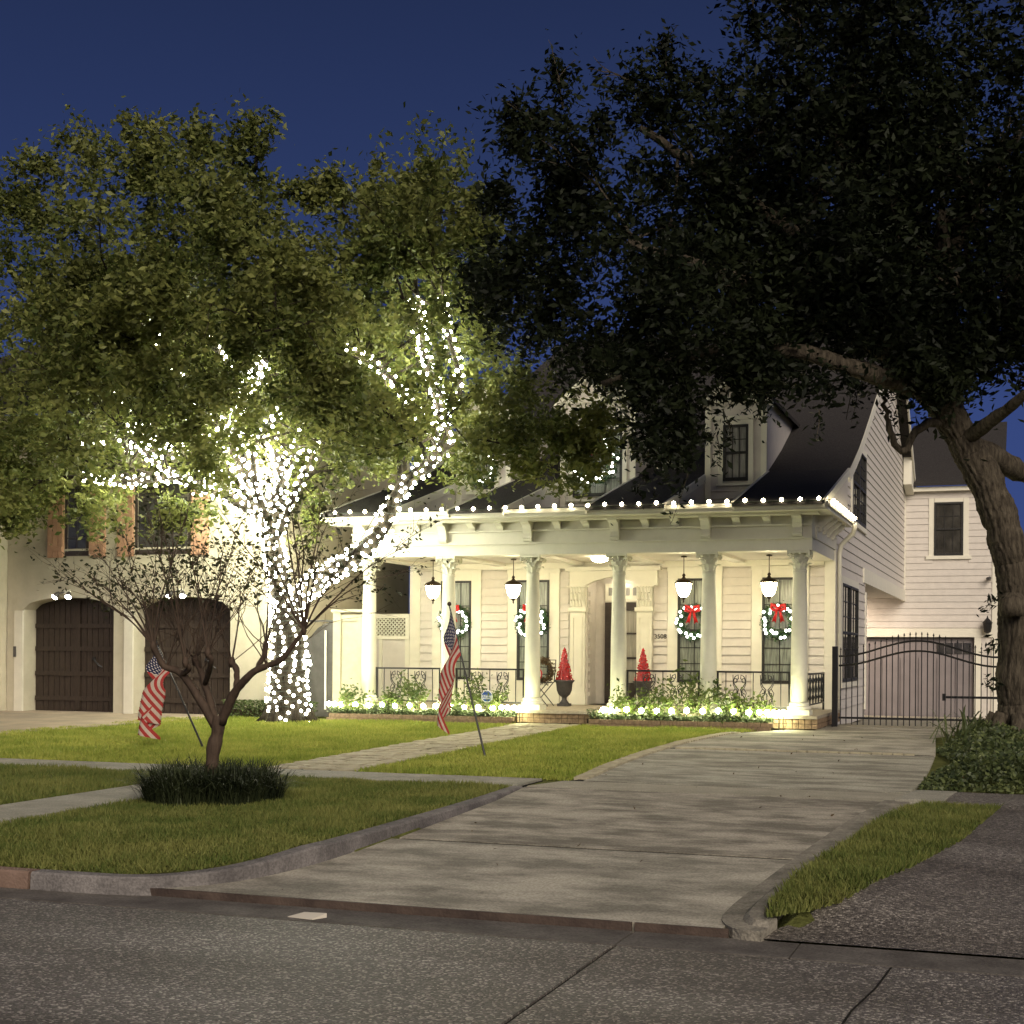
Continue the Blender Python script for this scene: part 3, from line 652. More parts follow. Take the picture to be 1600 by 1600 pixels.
# flat deck in the notches below the dormers
MB().box(-12.0, -3.1, 23.82, 27.0, 4.032, 4.09).build('porch_deck', M['shingle'], H)
for di, (x0, x1) in enumerate(DORM):
    cx = (x0+x1)/2; wide = di == 1; hw = (x1-x0)/2; ztop = 6.42 if not wide else 6.55; zp = ztop+hw*.85
    dw = MB().prism([(x0, 4.10), (x1, 4.10), (x1, ztop), (cx, zp), (x0, ztop)], 27.0, 27.12, 'y')
    dw.box(x0, x0+.08, 27.121, 30.5, 4.5, ztop); dw.box(x1-.08, x1, 27.121, 30.5, 4.5, ztop)
    dm = dw.build('dormer', M['white'], H)
    boards(dm, x0+.10, x1-.10, 27.0, 4.12, 4.80 if not wide else 4.60, .14)
    t = MB(); t.box(x0-.01, x0+.10, 26.965, 27.0, 4.12, ztop-.02); t.box(x1-.10, x1+.01, 26.965, 27.0, 4.12, ztop-.02); t.box(x0-.08, x1+.08, 26.93, 27.0, ztop-.06, ztop+.04); t.box(x0+.101, x1-.101, 26.97, 27.0, 6.03 if not wide else 6.05, 6.10)
    wx = (cx-.24, cx+.24) if not wide else (cx-.50, cx+.50); wz = (4.87, 5.93) if not wide else (4.66, 5.95)
    t.box(wx[0]-.09, wx[0], 26.96, 27.0, wz[0]-.05, wz[1]+.08); t.box(wx[1], wx[1]+.09, 26.96, 27.0, wz[0]-.05, wz[1]+.08); t.box(wx[0]-.12, wx[1]+.12, 26.93, 27.0, wz[0]-.09, wz[0]-.051)
    t.box(wx[0], wx[1], 26.961, 27.0, wz[1], wz[1]+.08)
    t.pieces('trim_board', M['trim'], dm)
    window(dm, wx[0], wx[1], 26.985, wz[0], wz[1], 3, 'blind' if not wide else 'curtain', (2, 1) if not wide else (2, 2), sash=.05)
    # gabled dormer roof with raking cornice
    o = .14; sl = (zp-ztop)/hw
    for sg in (-1, 1):
        MB().prism([(cx, zp+.10), (cx, zp+.02), (cx+sg*(hw+o), ztop+.02-sl*o), (cx+sg*(hw+o), ztop+.10-sl*o)], 26.86, 32.5, 'y').build('dormer_roof', M['shingle'], dm)
        MB().prism([(cx, zp+.018), (cx, zp-.10), (cx+sg*(hw+o-.01), ztop-.09-sl*o), (cx+sg*(hw+o-.01), ztop+.018-sl*o)], 26.84, 26.99, 'y').build('rake_moulding', M['trim'], dm)
M['wingpane'] = material('dim_window_glass', (.075, .07, .06), .12, .8, .6, 2)
# right side wall and the jettied upper floor
XS = -3.33
sw_ = MB().prism([(27.301, .2), (33.0, .2), (33.0, 3.3), (44.0, 3.3), (44.0, 6.75), (38.5, 10.12)]+[(y, z-.17) for y, z in PROF[8:4:-1]]+[(27.301, 4.9)], XS-.14, XS-.03, 'x')
sw_.box(-11.9, XS-.141, 33.0, 33.1, .2, 3.3); sw_.box(-11.9, XS-.141, 33.101, 44, 3.30, 3.40); sw_.box(-11.95, -11.84, YW+.26, 44, .2, 6.0)
sidew = sw_.build('side_wall', M['white'], H)
def rake_y(z):          # where the roof underside passes height z (front, rear)
    pr = [(y, q-.2) for y, q in PROF]
    f = 27.32
    for (y0, z0), (y1, z1) in zip(pr, pr[1:]):
        if z0 <= z <= z1: f = y0+(y1-y0)*(z-z0)/(z1-z0)
    return max(27.42, f), min(43.9, 38.5+(10.1-z)/(10.1-6.55)*6)
z = .55; st = .185
while z < 9.7:
    a, b = rake_y(z+st)
    segs = [(a, 32.85)] if z < 3.28 else [(a, b)]
    for (wy0, wy1, wz0, wz1) in ((28.35, 31.3, 1.0, 3.1), (30.0, 32.75, 4.3, 6.05)):
        if z+st > wz0 and z < wz1:
            new = []
            for s0, s1 in segs:
                if s0 < wy0-.1: new.append((s0, min(s1, wy0)))
                if s1 > wy1+.1: new.append((max(s0, wy1), s1))
            segs = new
    for s0, s1 in segs:
        if s1-s0 > .1: link('siding_board', BOARD, sidew, (XS-.03, (s0+s1)/2, z+st/2), (s1-s0, .024, st-.006), (0, 0, R(90)))
    z += st
t = MB(); t.box(XS-.03, XS+.012, 27.29, 27.42, .4, 5.0); t.box(XS-.03, XS+.012, 32.85, 33.0, .4, 3.0); t.box(XS-.05, XS+.016, 32.4, 44.02, 3.20, 3.52); t.box(XS-.03, XS+.012, 43.86, 44.02, 3.53, 6.7)
for (a, b, c, d_) in ((28.45, 31.2, 1.08, 3.0), (30.1, 32.65, 4.4, 5.95)):
    t.box(XS-.03, XS+.014, a-.14, a, c-.1, d_+.14); t.box(XS-.03, XS+.014, b, b+.14, c-.1, d_+.14); t.box(XS-.03, XS+.0135, a, b, d_, d_+.14); t.box(XS-.03, XS+.03, a-.16, b+.16, c-.12, c-.02)
t.pieces('trim_board', M['trim'], sidew)
for (a, b, c, d_) in ((28.45, 31.2, 1.08, 3.0), (30.1, 32.65, 4.4, 5.95)):
    m_ = (a+b)/2; window(sidew, a+.01, m_-.03, XS-.005, c, d_, 2, 'glass', (3, 3), True, .5); window(sidew, m_+.03, b-.01, XS-.005, c, d_, 2, 'glass', (3, 3), True, .5)
rk = MB().prism([(y, z-.02) for y, z in PROF[4:]]+[(44.55, 6.52), (44.55, 6.28)]+[(38.5, 10.02)]+[(y, z-.25) for y, z in PROF[8:3:-1]], -3.085, -3.045, 'x')
rk.prism([(43.0, 6.55), (44.6, 6.2), (44.6, 6.55), (43.0, 7.5)], XS+.013, -3.087, 'x'); rk.build('rake_board', M['trim'], rf)
# rear garage wing
wg = MB(); wg.box(-9, -4.55, 44.0, 44.2, -.3, 3.3); wg.box(-1.28, -.72, 44.0, 44.2, -.3, 2.25); wg.box(-4.55, -.72, 44.0, 44.2, 2.25, 6.55); wg.box(-.9, -.72, 44.201, 52, -.3, 6.5)
wg.box(-4.5, -1.3, 44.3, 44.4, -.3, 2.25)
wg = wg.build('garage_wing', M['white'], H)
z = 2.42
while z < 6.4:
    if 4.42 < z+.19 and z < 6.2:
        link('siding_board', BOARD, wg, (-2.94, 44.0, z+.095), (.78, .024, .184)); link('siding_board', BOARD, wg, (-1.22, 44.0, z+.095), (.64, .024, .184))
    else: link('siding_board', BOARD, wg, (-2.50 if z > 3.2 else -2.7, 44.0, z+.095), (1.66+1.6 if z > 3.2 else 3.6, .024, .184))
    z += .19
t = MB(); t.box(-2.66, -2.51, 43.965, 44.0, 4.44, 6.22); t.box(-1.69, -1.54, 43.965, 44.0, 4.44, 6.22); t.box(-2.50, -1.70, 43.966, 44.0, 6.10, 6.22); t.box(-2.74, -1.46, 43.94, 44.0, 4.43, 4.53); t.box(-.88, -.70, 43.96, 44.0, -.2, 6.5); t.box(-4.7, -.69, 43.955, 44.0, 2.15, 2.40); t.box(-1.36, -1.18, 43.96, 44.0, -.25, 2.149); t.box(-3.3, -.6, 43.8, 44.0, 6.42, 6.55)
t.pieces('trim_board', M['trim'], wg)
window(wg, -2.51, -1.69, 43.98, 4.53, 6.10, 3, 'wingpane', (2, 1), sash=.06)
gd = MB().box(-4.5, -1.36, 44.12, 44.2, -.28, 2.13).build('garage_door', M['garagegrey'], wg)
for k in range(6):
    x0 = -4.48+k*.52; MB().box(x0, x0+.48, 44.09, 44.12, -.22, 1.55).build('door_panel', M['garagegrey'], wg)
for k in range(4):
    x0 = -2.42+k*.25; MB().box(x0, x0+.21, 44.095, 44.12, 1.66, 1.98).build('pane', M['wingpane'], wg)
MB().prism([(43.7, 6.56), (43.7, 6.64), (48, 9.0), (48, 8.9)], -3.4, -.55, 'x').build('wing_roof', M['shingle'], wg)
MB().prism([(43.9, 6.3), (47.5, 8.7), (51, 6.3)], -.73, -.70, 'x').build('wing_gable', M['white'], wg)
# downspout at the corner
ds_ = MB().tube([(-2.98, 27.30, 4.05), (-2.98, 27.36, 3.96), (-3.02, 27.42, 3.86), (-3.14, 27.46, 3.76), (-3.24, 27.48, 3.66), (-3.27, 27.48, 3.5), (-3.27, 27.48, .4)], .045, 10).build('downspout', M['trim'], H, True)

# ------------------------------------------------------------------ fence and gates
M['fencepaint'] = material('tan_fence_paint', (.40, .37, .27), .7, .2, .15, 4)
f = empty('fence_panel', (-12.0, 24.6, .33), 'cream panelled fence beside the end porch column', 'fence')
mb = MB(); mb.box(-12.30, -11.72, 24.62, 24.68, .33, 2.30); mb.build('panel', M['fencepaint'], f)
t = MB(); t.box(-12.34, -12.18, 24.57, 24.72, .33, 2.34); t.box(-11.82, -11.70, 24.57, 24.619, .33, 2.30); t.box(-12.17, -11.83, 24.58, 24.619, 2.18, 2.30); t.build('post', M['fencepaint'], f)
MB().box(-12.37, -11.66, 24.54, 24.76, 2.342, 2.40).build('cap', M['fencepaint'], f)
f = empty('lattice_fence', (-12.4, 27.35, .4), 'cream fence with a lattice top behind the porch end', 'fence')
MB().box(-13.0, -11.97, 27.34, 27.38, .4, 1.86).build('panel', M['white'], f)
t = MB(); t.box(-13.05, -11.96, 27.30, 27.40, 1.862, 1.94); t.box(-13.05, -11.96, 27.30, 27.40, 2.30, 2.39); t.box(-12.06, -11.96, 27.31, 27.39, .4, 1.861); t.box(-12.06, -11.96, 27.31, 27.39, 1.941, 2.299); t.box(-12.65, -12.58, 27.31, 27.339, .4, 1.861)
t.build('rail', M['trim'], f)
for k in range(-4, 13):
    for sg in (1, -1):
        x0 = -13.0+k*.085; z0, z1 = 1.941, 2.299
        if sg > 0: a = [(x0, z0), (x0+.03, z0), (x0+.03+.358, z1), (x0+.358, z1)]
        else: a = [(x0, z1), (x0+.03, z1), (x0+.03+.358, z0), (x0+.358, z0)]
        if x0 > -13.05 and x0+.39 < -11.96+.30:
            if x0+.39 > -12.06:      # clip at the post
                fr = (-12.062-x0-.03)/.358
                if fr <= .1: continue
                a = [a[0], a[1], (a[1][0]+fr*.358, a[1][1]+(z1-z0)*fr*sg), (a[0][0]+fr*.358, a[0][1]+(z1-z0)*fr*sg)]
            yy = 27.33 if sg > 0 else 27.345
            MB().prism(a, yy, yy+.012, 'y').build('slat', M['trim'], f)
g = empty('side_gate', (-12.8, 24.6, .33), 'dark grey side gate with an arched top between the houses', 'gate')
arc = [(-13.25+.9*k/10, 2.30-.0*k) for k in range(11)]
MB().prism([(-13.3, .36), (-12.36, .36), (-12.36, 2.16), (-12.52, 2.14), (-12.68, 2.05), (-12.82, 1.9), (-12.95, 1.80), (-13.1, 1.75), (-13.3, 1.74)], 24.62, 24.66, 'y').build('panel', M['greygate'], g)
t = MB(); t.box(-13.32, -12.35, 24.60, 24.68, 2.162, 2.20); t.box(-12.44, -12.35, 24.59, 24.619, .34, 2.16); t.build('frame', M['greygate'], g)
MB().box(-12.52, -12.49, 24.585, 24.615, .5, 2.0).build('bar', M['trim'], g)
# iron driveway gate
g = empty('driveway_gate', (-1.7, 25.4, .36), 'black iron driveway gate with an arched top rail', 'gate')
def arcz(x, lo, hi): t = (x+1.7)/1.3; return lo+(hi-lo)*(.5+.5*math.cos(max(-1, min(1, t))*math.pi))
for lo, hi in ((1.58, 1.85), (1.42, 1.68)):
    MB().tube([(x, 25.4, arcz(x, lo, hi)) for x in np.linspace(-3.02, -.38, 22)], .017, 6).build('top_rail', M['blackiron'], g)
MB().box(-3.02, -.38, 25.385, 25.415, .50, .535).build('bottom_rail', M['blackiron'], g)
for k in range(28):
    x = -2.99+k*.0965; zt = arcz(x, 1.58, 1.85)+.10
    q = MB().box(x-.008, x+.008, 25.392, 25.408, .40, zt); q.lathe([(.004, 0), (.016, .012), (.011, .03), (.001, .06)], (x, 25.4, zt), 6); q.build('picket', M['blackiron'], g)
MB().box(-3.13, -3.04, 25.35, 25.45, .36, 1.75).build('post', M['blackiron'], g); MB().box(-.37, -.28, 25.35, 25.45, .36, 1.75).build('post', M['blackiron'], g)
MB().box(-1.28, -.40, 25.43, 25.46, .88, .92).build('opener_arm', M['blackiron'], g)
MB().box(-1.30, -1.24, 25.41, 25.428, .84, .96).build('latch', M['blackiron'], g)
# ------------------------------------------------------------------ the stucco neighbour
N = empty('stucco_house', (-16.5, 24.3, .33), 'cream stucco house with two arched wooden garage doors', 'house')
YN = 24.0; DOORS = [(-18.95, -16.83), (-16.36, -14.22)]
def arch_z(x, x0, x1): t = (x-(x0+x1)/2)/((x1-x0)/2); return 2.40+.24*math.sqrt(max(0, 1-t*t))
def wall_poly(ext0, ext1):
    P = []
    for x0, x1 in DOORS:
        P += [(x0, .25)]+[(x, arch_z(x, x0, x1)) for x in np.linspace(x0, x1, 15)]+[(x1, .25)]
    return [(-19.36, .25)]+P+[(-13.25, .25), (-13.25, 6.3), (-19.36, 6.3)]
nw = MB().prism(wall_poly(0, 0), YN, YN+.45, 'y').build('front_wall', M['stucco'], N)
mb = MB(); mb.box(-19.36, -13.4, YN+.46, YN+.6, .2, 6.2); mb.box(-13.40, -13.25, YN+.46, 30.2, .2, 6.2); mb.build('inner_wall', M['stucco'], nw)
mb = MB(); mb.box(-23, -19.37, 23.1, 24.4, .25, 6.3); mb.build('side_bay', M['stucco'], N)
MB().box(-22.9, -19.34, 23.06, 23.10, .25, .55).build('plinth', M['stuccolight'], N)
for x0, x1 in DOORS:
    # flat band round each arch, pale jambs
    out = [(x, arch_z(x, x0, x1)) for x in np.linspace(x0, x1, 15)]; o2 = [(x0-.16, 2.40)]+[(x0-.14+(x1-x0+.28)*k/14, arch_z(x0+(x1-x0)*k/14, x0, x1)+.22) for k in range(15)]+[(x1+.16, 2.40)]
    MB().prism(out+o2[::-1], YN-.03, YN-.001, 'y').build('arch_band', M['stucco'], nw)
    MB().box(x0-.20, x0-.003, YN-.05, YN-.002, .3, 2.38).build('jamb', M['stuccolight'], nw)
    # garage door: frame, boards, rails
    gdr = MB().prism([(x0+.01, .30)]+[(x, arch_z(x, x0, x1)-.01) for x in np.linspace(x0+.01, x1-.01, 15)]+[(x1-.01, .30)], YN+.36, YN+.44, 'y').build('garage_door', M['garagewood'], N)
    nb = 15; bw = (x1-x0-.16)/nb
    for k in range(nb):
        a = x0+.08+k*bw; xm = a+bw/2
        zt = min(arch_z(a, x0, x1), arch_z(a+bw, x0, x1))-.05
        dpt = random.uniform(0, .006)
        MB().box(a+.006, a+bw-.006, YN+.335+dpt, YN+.359, .36, zt).build('board', M['garagewood'], gdr)
    for z in (.62, 1.12, 1.62, 2.08): MB().box(x0+.03, x1-.03, YN+.312, YN+.334, z-.045, z+.045).build('door_rail', M['garagewood'], gdr)
    xm = (x0+x1)/2; MB().box(xm-.05, xm+.05, YN+.31, YN+.333, .40, 2.55).build('door_stile', M['garagewood'], gdr)
    hnd = MB().tube([(xm+.38, YN+.30, 1.42), (xm+.46, YN+.27, 1.36), (xm+.52, YN+.27, 1.30), (xm+.58, YN+.30, 1.26)], .016, 6); hnd.box(xm+.33, xm+.42, YN+.30, YN+.312, 1.40, 1.46); hnd.build('handle', M['blackiron'], gdr)
MB().box(-19.36, -13.25, YN-.012, YN-.002, 3.56, 3.60).build('belt_course', M['stucco'], nw)
MB().box(-19.16, -19.10, YN-.07, YN-.051, 1.45, 1.66).build('keypad', M['urn'], nw)
def shuttered(x0, x1, z0, z1):
    wn = MB(); wn.box(x0, x0+.06, YN-.01, YN+.05, z0, z1); wn.box(x1-.06, x1, YN-.01, YN+.05, z0, z1); wn.box(x0+.06, x1-.06, YN-.01, YN+.05, z0, z0+.08); wn.box(x0+.06, x1-.06, YN-.01, YN+.05, z1-.06, z1)
    wn.box((x0+x1)/2-.01, (x0+x1)/2+.01, YN-.008, YN+.02, z0+.08, z1-.06)
    for k in range(1, 4): zz = z0+(z1-z0)*k/4; wn.box(x0+.06, x1-.06, YN-.006, YN+.02, zz-.01, zz+.01)
    wo_ = wn.build('window', M['doorbrown'], N)
    for i in range(2):
        for k in range(4):
            cw = (x1-x0-.12)/2; ch = (z1-z0)/4
            MB().box(x0+.06+i*cw+.012, x0+.06+(i+1)*cw-.012, YN-.003, YN-.0005, max(z0+.082, z0+k*ch+.012), min(z1-.062, z0+(k+1)*ch-.012)).build('pane', M['wingpane'], wo_)
    for sx0 in (x0-.40, x1+.02):
        sh = MB().box(sx0, sx0+.38, YN-.03, YN-.004, z0-.03, z1+.02).build('shutter', M['shutter'], N)
        for k in range(3): MB().box(sx0+.01+k*.123, sx0+.115+k*.123, YN-.045, YN-.031, z0-.02, z1+.06).build('shutter_board', M['shutter'], sh)
        MB().box(sx0+.02, sx0+.36, YN-.06, YN-.046, z1-.22, z1-.14).build('batten', M['shutter'], sh); MB().box(sx0+.02, sx0+.36, YN-.06, YN-.046, z0+.10, z0+.18).build('batten', M['shutter'], sh)
shuttered(-17.98, -17.42, 3.46, 4.86); shuttered(-16.35, -15.1, 3.46, 4.95)
MB().prism([(23.3, 6.2), (23.3, 6.32), (30, 9.2), (30, 9.08)], -23.5, -13.0, 'x').build('roof', M['shingle'], N)
tip, apx = at(614, 743, 30), at(470, 690, 30)
MB().prism([(-18.5, .3), (tip.x-.35, .3), (tip.x-.35, tip.z-.05), (apx.x, apx.z-.15), (-18.5, apx.z-1.5)], 30, 30.2, 'y').build('rear_wing', M['stucco'], N)
MB().prism([(tip.x, tip.z), (apx.x, apx.z), (apx.x, apx.z-.18), (tip.x, tip.z-.15)], 29.5, 30.0, 'y').build('rake_board', M['stuccolight'], N)
MB().prism([(tip.x+.05, tip.z+.06), (apx.x, apx.z+.08), (apx.x, apx.z+.01), (tip.x+.05, tip.z+.005)], 29.4, 36, 'y').build('wing_roof', M['shingle'], N)
MB().box(tip.x-.34, -12.05, 33, 33.2, .2, 4.2).build('rear_wall', material('shaded_gap_grey', (.16, .15, .13), .9, .1, .3, 2), N)  # rear wall added behind the gap, the shade there put into its grey

# ------------------------------------------------------------------ lamps
def lantern(x, y, label):
    o = empty('pendant_lantern', (x, y, 3.40), label, 'lantern', 'pendant lanterns under the porch ceiling')
    t = MB().tube([(x, y, 3.40), (x, y, 3.06)], .008, 6); t.lathe([(.055, 0), (.055, .02), (.02, .03)], (x, y, 3.37), 12); t.build('rod', M['bronze'], o)
    MB().lathe([(.165, 0), (.17, .012), (.13, .06), (.075, .085), (.035, .10), (.022, .13), (.034, .15), (.02, .175), (.008, .185)], (x, y, 2.89), 18).build('cap', M['bronze'], o, True)
    MB().lathe([(.055, 0), (.10, .06), (.125, .14), (.138, .22), (.145, .245)], (x, y, 2.645), 18).build('glass', M['lantern'], o, True)
    MB().lathe([(.004, 0), (.018, .03), (.010, .05), (.03, .075), (.055, .10), (.05, .11)], (x, y, 2.535), 12).build('finial', M['bronze'], o, True)
    rb = MB()
    for k in range(6):
        a = k*math.pi/3+.2; rb.tube([(x+r_*math.cos(a), y+r_*math.sin(a), 2.645+z_) for r_, z_ in ((.06, 0), (.105, .06), (.13, .14), (.143, .22), (.15, .246))], .005, 4)
    rb.build('cage', M['bronze'], o)
lantern(-10.85, 25.9, 'lit pendant lantern outermost at the lattice end of the porch')
lantern(-9.19, 25.9, 'lit pendant lantern next to the porch bay with the metal chair')
lantern(-5.88, 25.9, 'lit pendant lantern just past the front door and house number')
lantern(-4.32, 25.9, 'lit pendant lantern nearest the porch corner by the driveway')
o = empty('ceiling_light', (-7.42, 25.7, 3.40), 'flush ceiling light glowing above the front door', 'ceiling light')
MB().lathe([(.05, 0), (.14, .03), (.16, .07), (.16, .09)], (-7.42, 25.7, 3.29), 18).build('shade', M['flush'], o, True); MB().lathe([(.17, 0), (.17, .018)], (-7.42, 25.7, 3.381), 18).build('base', M['bronze'], o)
o = empty('recess_light', (-7.58, 27.62, 3.12), 'small lamp in the ceiling of the arched door recess', 'ceiling light')
MB().lathe([(.07, 0), (.09, .02), (.09, .03)], (-7.58, 27.62, 3.085), 14).build('lens', M['flush'], o); MB().lathe([(.11, 0), (.11, .006)], (-7.58, 27.62, 3.1135), 14).build('rim', M['trim'], o)
o = empty('soffit_light', (-5.0, 42.6, 3.3), 'recessed lamp under the jettied upper floor lighting the garage wing', 'soffit light')
MB().lathe([(.14, 0), (.14, .012)], (-5.0, 42.6, 3.275), 16).build('lens', M['soffit'], o); MB().lathe([(.18, 0), (.18, .01)], (-5.0, 42.6, 3.288), 16).build('rim', M['trim'], o)
def flood(x, label):
    o = empty('flood_light', (x, YN-.05, 2.72), label, 'flood light', 'flood lights over the garage doors')
    MB().box(x-.07, x+.07, YN-.07, YN-.002, 2.70, 2.79).build('base', M['trim'], o)
    for sg in (-1, 1):
        p0 = Vector((x+sg*.05, YN-.07, 2.74)); p1 = Vector((x+sg*.13, YN-.17, 2.71)); dr = Vector((sg*.3, -.6, -.75)).normalized()
        q = MB().tube([p0, p1], .015, 6); q.tube([p1-dr*.04, p1+dr*.02, p1+dr*.10], [.02, .05, .065], 10); hd = q.build('lamp_head', M['urn'], o, True)
        MB().tube([p1+dr*.101, p1+dr*.115], [.06, .05], 10).build('lamp_lens', M['flood'], hd)
flood(-17.89, 'twin-headed flood light over the garage door without a flag before it'); flood(-15.29, 'twin-headed flood light over the garage door behind the hanging flag')
o = empty('wall_lantern', (-1.0, 43.9, 2.4), 'small black wall lantern on the corner of the garage wing', 'lantern')
MB().lathe([(.02, 0), (.10, .05), (.13, .30), (.15, .31), (.03, .45), (.01, .52)], (-1.0, 43.80, 2.25), 10).build('lantern_body', M['blackiron'], o); MB().box(-1.03, -.97, 43.82, 43.965, 2.5, 2.56).build('arm', M['blackiron'], o)
o = empty('security_camera', (-.95, 43.9, 3.85), 'small white security camera on the garage wing corner', 'camera')
MB().box(-1.0, -.90, 43.90, 43.97, 3.82, 3.90).build('mount', M['trim'], o); MB().tube([(-.95, 43.9, 3.86), (-1.0, 43.7, 3.83)], .05, 8).build('camera_body', M['urn'], o)

# string lights
def ico(r):
    bm = bmesh.new(); bmesh.ops.create_icosphere(bm, subdivisions=1, radius=r); me = bpy.data.meshes.new('bulb'); bm.to_mesh(me); bm.free(); return me
EB = ico(.035); EB.materials.append(M['eavebulb'])
o = empty('eave_lights', (-7.5, 23.66, 4.12), 'string of warm round bulbs along the porch roof edge', 'string lights')
x = -11.85
while x < -3.05: link('bulb', EB, o, (x, 23.645, 4.135+random.uniform(-.008, .008))); x += .30
for k in range(9): link('bulb', EB, o, (-2.955, 23.95+k*.40, 4.125))
MB().tube([(-11.95, 23.655, 4.115), (-2.965, 23.655, 4.112), (-2.965, 27.3, 4.112)], .007, 5).build('wire', M['wire'], o)
GB = ico(.05); GB.materials.append(M['bedbulb']); STK = MB().tube([(0, 0, -.40), (0, 0, -.05)], .008, 5).mesh('stake', M['wire'])
ORD = 'first second third fourth fifth sixth seventh eighth ninth tenth eleventh twelfth thirteenth fourteenth fifteenth sixteenth seventeenth eighteenth'.split()
def globe(u, v, side, k):
    p = at(u, v, 24.0); o = tag(empty('garden_light', (p.x, p.y, p.z)), '%s white garden globe from the %s' % (ORD[k], 'side gate in the chair-bay flower bed' if side < 0 else 'front steps in the driveway-side flower bed'), 'garden light', 'garden globe lights in the %s bed' % ('long' if side < 0 else 'driveway'))
    a = link('globe', GB, None, (0, 0, 0)); a.parent = o; b = link('stake', STK, None); b.parent = o
for k, u in enumerate((514, 523, 533, 555, 576, 597, 617, 640, 661, 681, 704, 725, 747, 770, 784, 793, 803, 812)): globe(u, 1100+(u-514)*.022+random.uniform(-1, 1), -1, k)
for k, u in enumerate((942, 955, 979, 1002, 1026, 1049, 1073, 1098, 1122, 1146, 1170, 1186, 1198, 1208, 1217, 1224)): globe(u, 1109+(u-942)*.016+random.uniform(-1, 1), 1, k)

# ------------------------------------------------------------------ wreaths, topiaries and porch furniture
WB = ico(.030); WB.materials.append(M['wreathbulb'])
def wreath(x, y, z, R0, label, bow, nb=26):
    o = empty('wreath', (x, y, z), label, 'wreath', 'lit wreaths on the front of the house')
    n = 1500; t = RNG.uniform(0, 6.283, n); rr = R0+RNG.normal(0, R0*.16, n)
    C = np.stack([x+np.cos(t)*rr, y+RNG.normal(0, .035, n), z+np.sin(t)*rr], 1); leaves('needles', C, .075, M['grasspine'], o, .25)
    MB().tube([(x+R0*math.cos(a), y, z+R0*math.sin(a)) for a in np.linspace(0, 6.283, 25)], .022, 6).build('ring', M['wire'], o)
    for k in range(nb):
        a = 6.283*(k+random.uniform(-.3, .3))/nb; r_ = R0*random.uniform(.82, 1.22); link('bulb', WB, o, (x+r_*math.cos(a), y-.075, z+r_*math.sin(a)))
    if bow:
        b = MB(); bz = z+R0*.85; yy = y-.12
        for sg in (-1, 1):
            b.tube([(x, yy, bz), (x+sg*.05, yy-.02, bz+.055), (x+sg*.115, yy, bz+.075), (x+sg*.125, yy, bz+.0), (x+sg*.055, yy-.01, bz-.025), (x, yy, bz)], [.02, .035, .045, .04, .03, .02], 8)
            b.prism([(x+sg*.005, bz), (x+sg*.045, bz-.03), (x+sg*.12, bz-.25), (x+sg*.08, bz-.225), (x+sg*.045, bz-.265)], yy-.012, yy, 'y')
        b.lathe([(.01, -.04), (.04, -.02), (.04, .02), (.01, .04)], (x, yy-.02, bz), 8); b.build('bow', M['red'], o, True)
wreath(-10.92, YW-.10, 2.23, .27, 'lit green wreath on the porch window nearest the lattice fence', True)
wreath(-9.26, YW-.10, 2.23, .27, 'lit green wreath on the porch window behind the metal chair', True)
wreath(-5.98, YW-.10, 2.21, .27, 'red-bowed lit wreath on the window beside the house number', True)
wreath(-4.34, YW-.10, 2.23, .27, 'red-bowed lit wreath on the porch window nearest the driveway', True)
wreath(-7.85, 26.86, 5.35, .38, 'large lit wreath on the wide middle dormer', True, 34)
wreath(-10.22, 26.86, 5.25, .26, 'lit wreath on the dormer above the lattice end of the porch', False, 18)
def urn(x, y, z, lab1, lab2):
    o = empty('urn_planter', (x, y, z), lab1, 'urn', 'grey urns beside the front door')
    MB().box(x-.11, x+.11, y-.11, y+.11, z, z+.05).build('foot', M['urn'], o)
    MB().lathe([(.10, .051), (.07, .09), (.045, .13), (.05, .17), (.11, .22), (.145, .30), (.16, .44), (.19, .47), (.20, .50), (.17, .50), (.15, .46)], (x, y, z), 20).build('bowl', M['urn'], o, True)
    t = empty('cone_tree', (x, y, z+.47), lab2, 'topiary', 'red cone trees in the urns')
    MB().lathe([(.13, 0), (.135, .02), (.02, .63), (.004, .66)], (x, y, z+.47), 16).build('core', M['redtree'], t)
    bb = MB(); 
    ber = RB
    for k in range(150):
        h = random.random()**1.25; a = k*2.399; r_ = .150*(1-h)+.016
        link('berry', ber, t, (x+r_*math.cos(a), y+r_*math.sin(a), z+.48+h*.62))
RB = ico(.017); RB.materials.append(material('red_berry', (.55, .02, .02), .2, .6, .3, 40))
urn(-8.30, 26.35, .586, 'grey pedestal urn on the open porch bay beside the chair', 'red cone tree in the urn on the open porch bay')
urn(-6.80, 26.55, .586, 'grey pedestal urn half hidden behind the porch railing by the door', 'red cone tree showing behind the railing below the house number')
# folding metal chair with a twig wreath and cushion on it
ch = empty('metal_chair', (-8.72, 26.2, .586), 'black folding metal chair on the porch behind a column', 'chair')
def leg(p, q): MB().tube([p, q], .010, 6).build('leg', M['blackiron'], ch)
cx, cy, cz = -8.72, 26.2, .586
for sy in (-.19, .19): leg((cx-.20, cy+sy, cz), (cx+.18, cy+sy, cz+.44)); leg((cx+.20, cy+sy, cz), (cx-.18, cy+sy, cz+.44))
st_ = MB()
for k in range(6): st_.box(cx-.20+k*.07, cx-.15+k*.07, cy-.20, cy+.20, cz+.44, cz+.455)
st_.build('seat', M['blackiron'], ch)
bk = MB().tube([(cx-.20, cy+.20, cz+.45), (cx-.21, cy+.26, cz+.88), (cx+.21, cy+.26, cz+.88), (cx+.20, cy+.20, cz+.45)], .011, 6)
for zz in (.60, .74): bk.tube([(cx-.20, cy+.23, cz+zz), (cx+.20, cy+.23, cz+zz)], .009, 5)
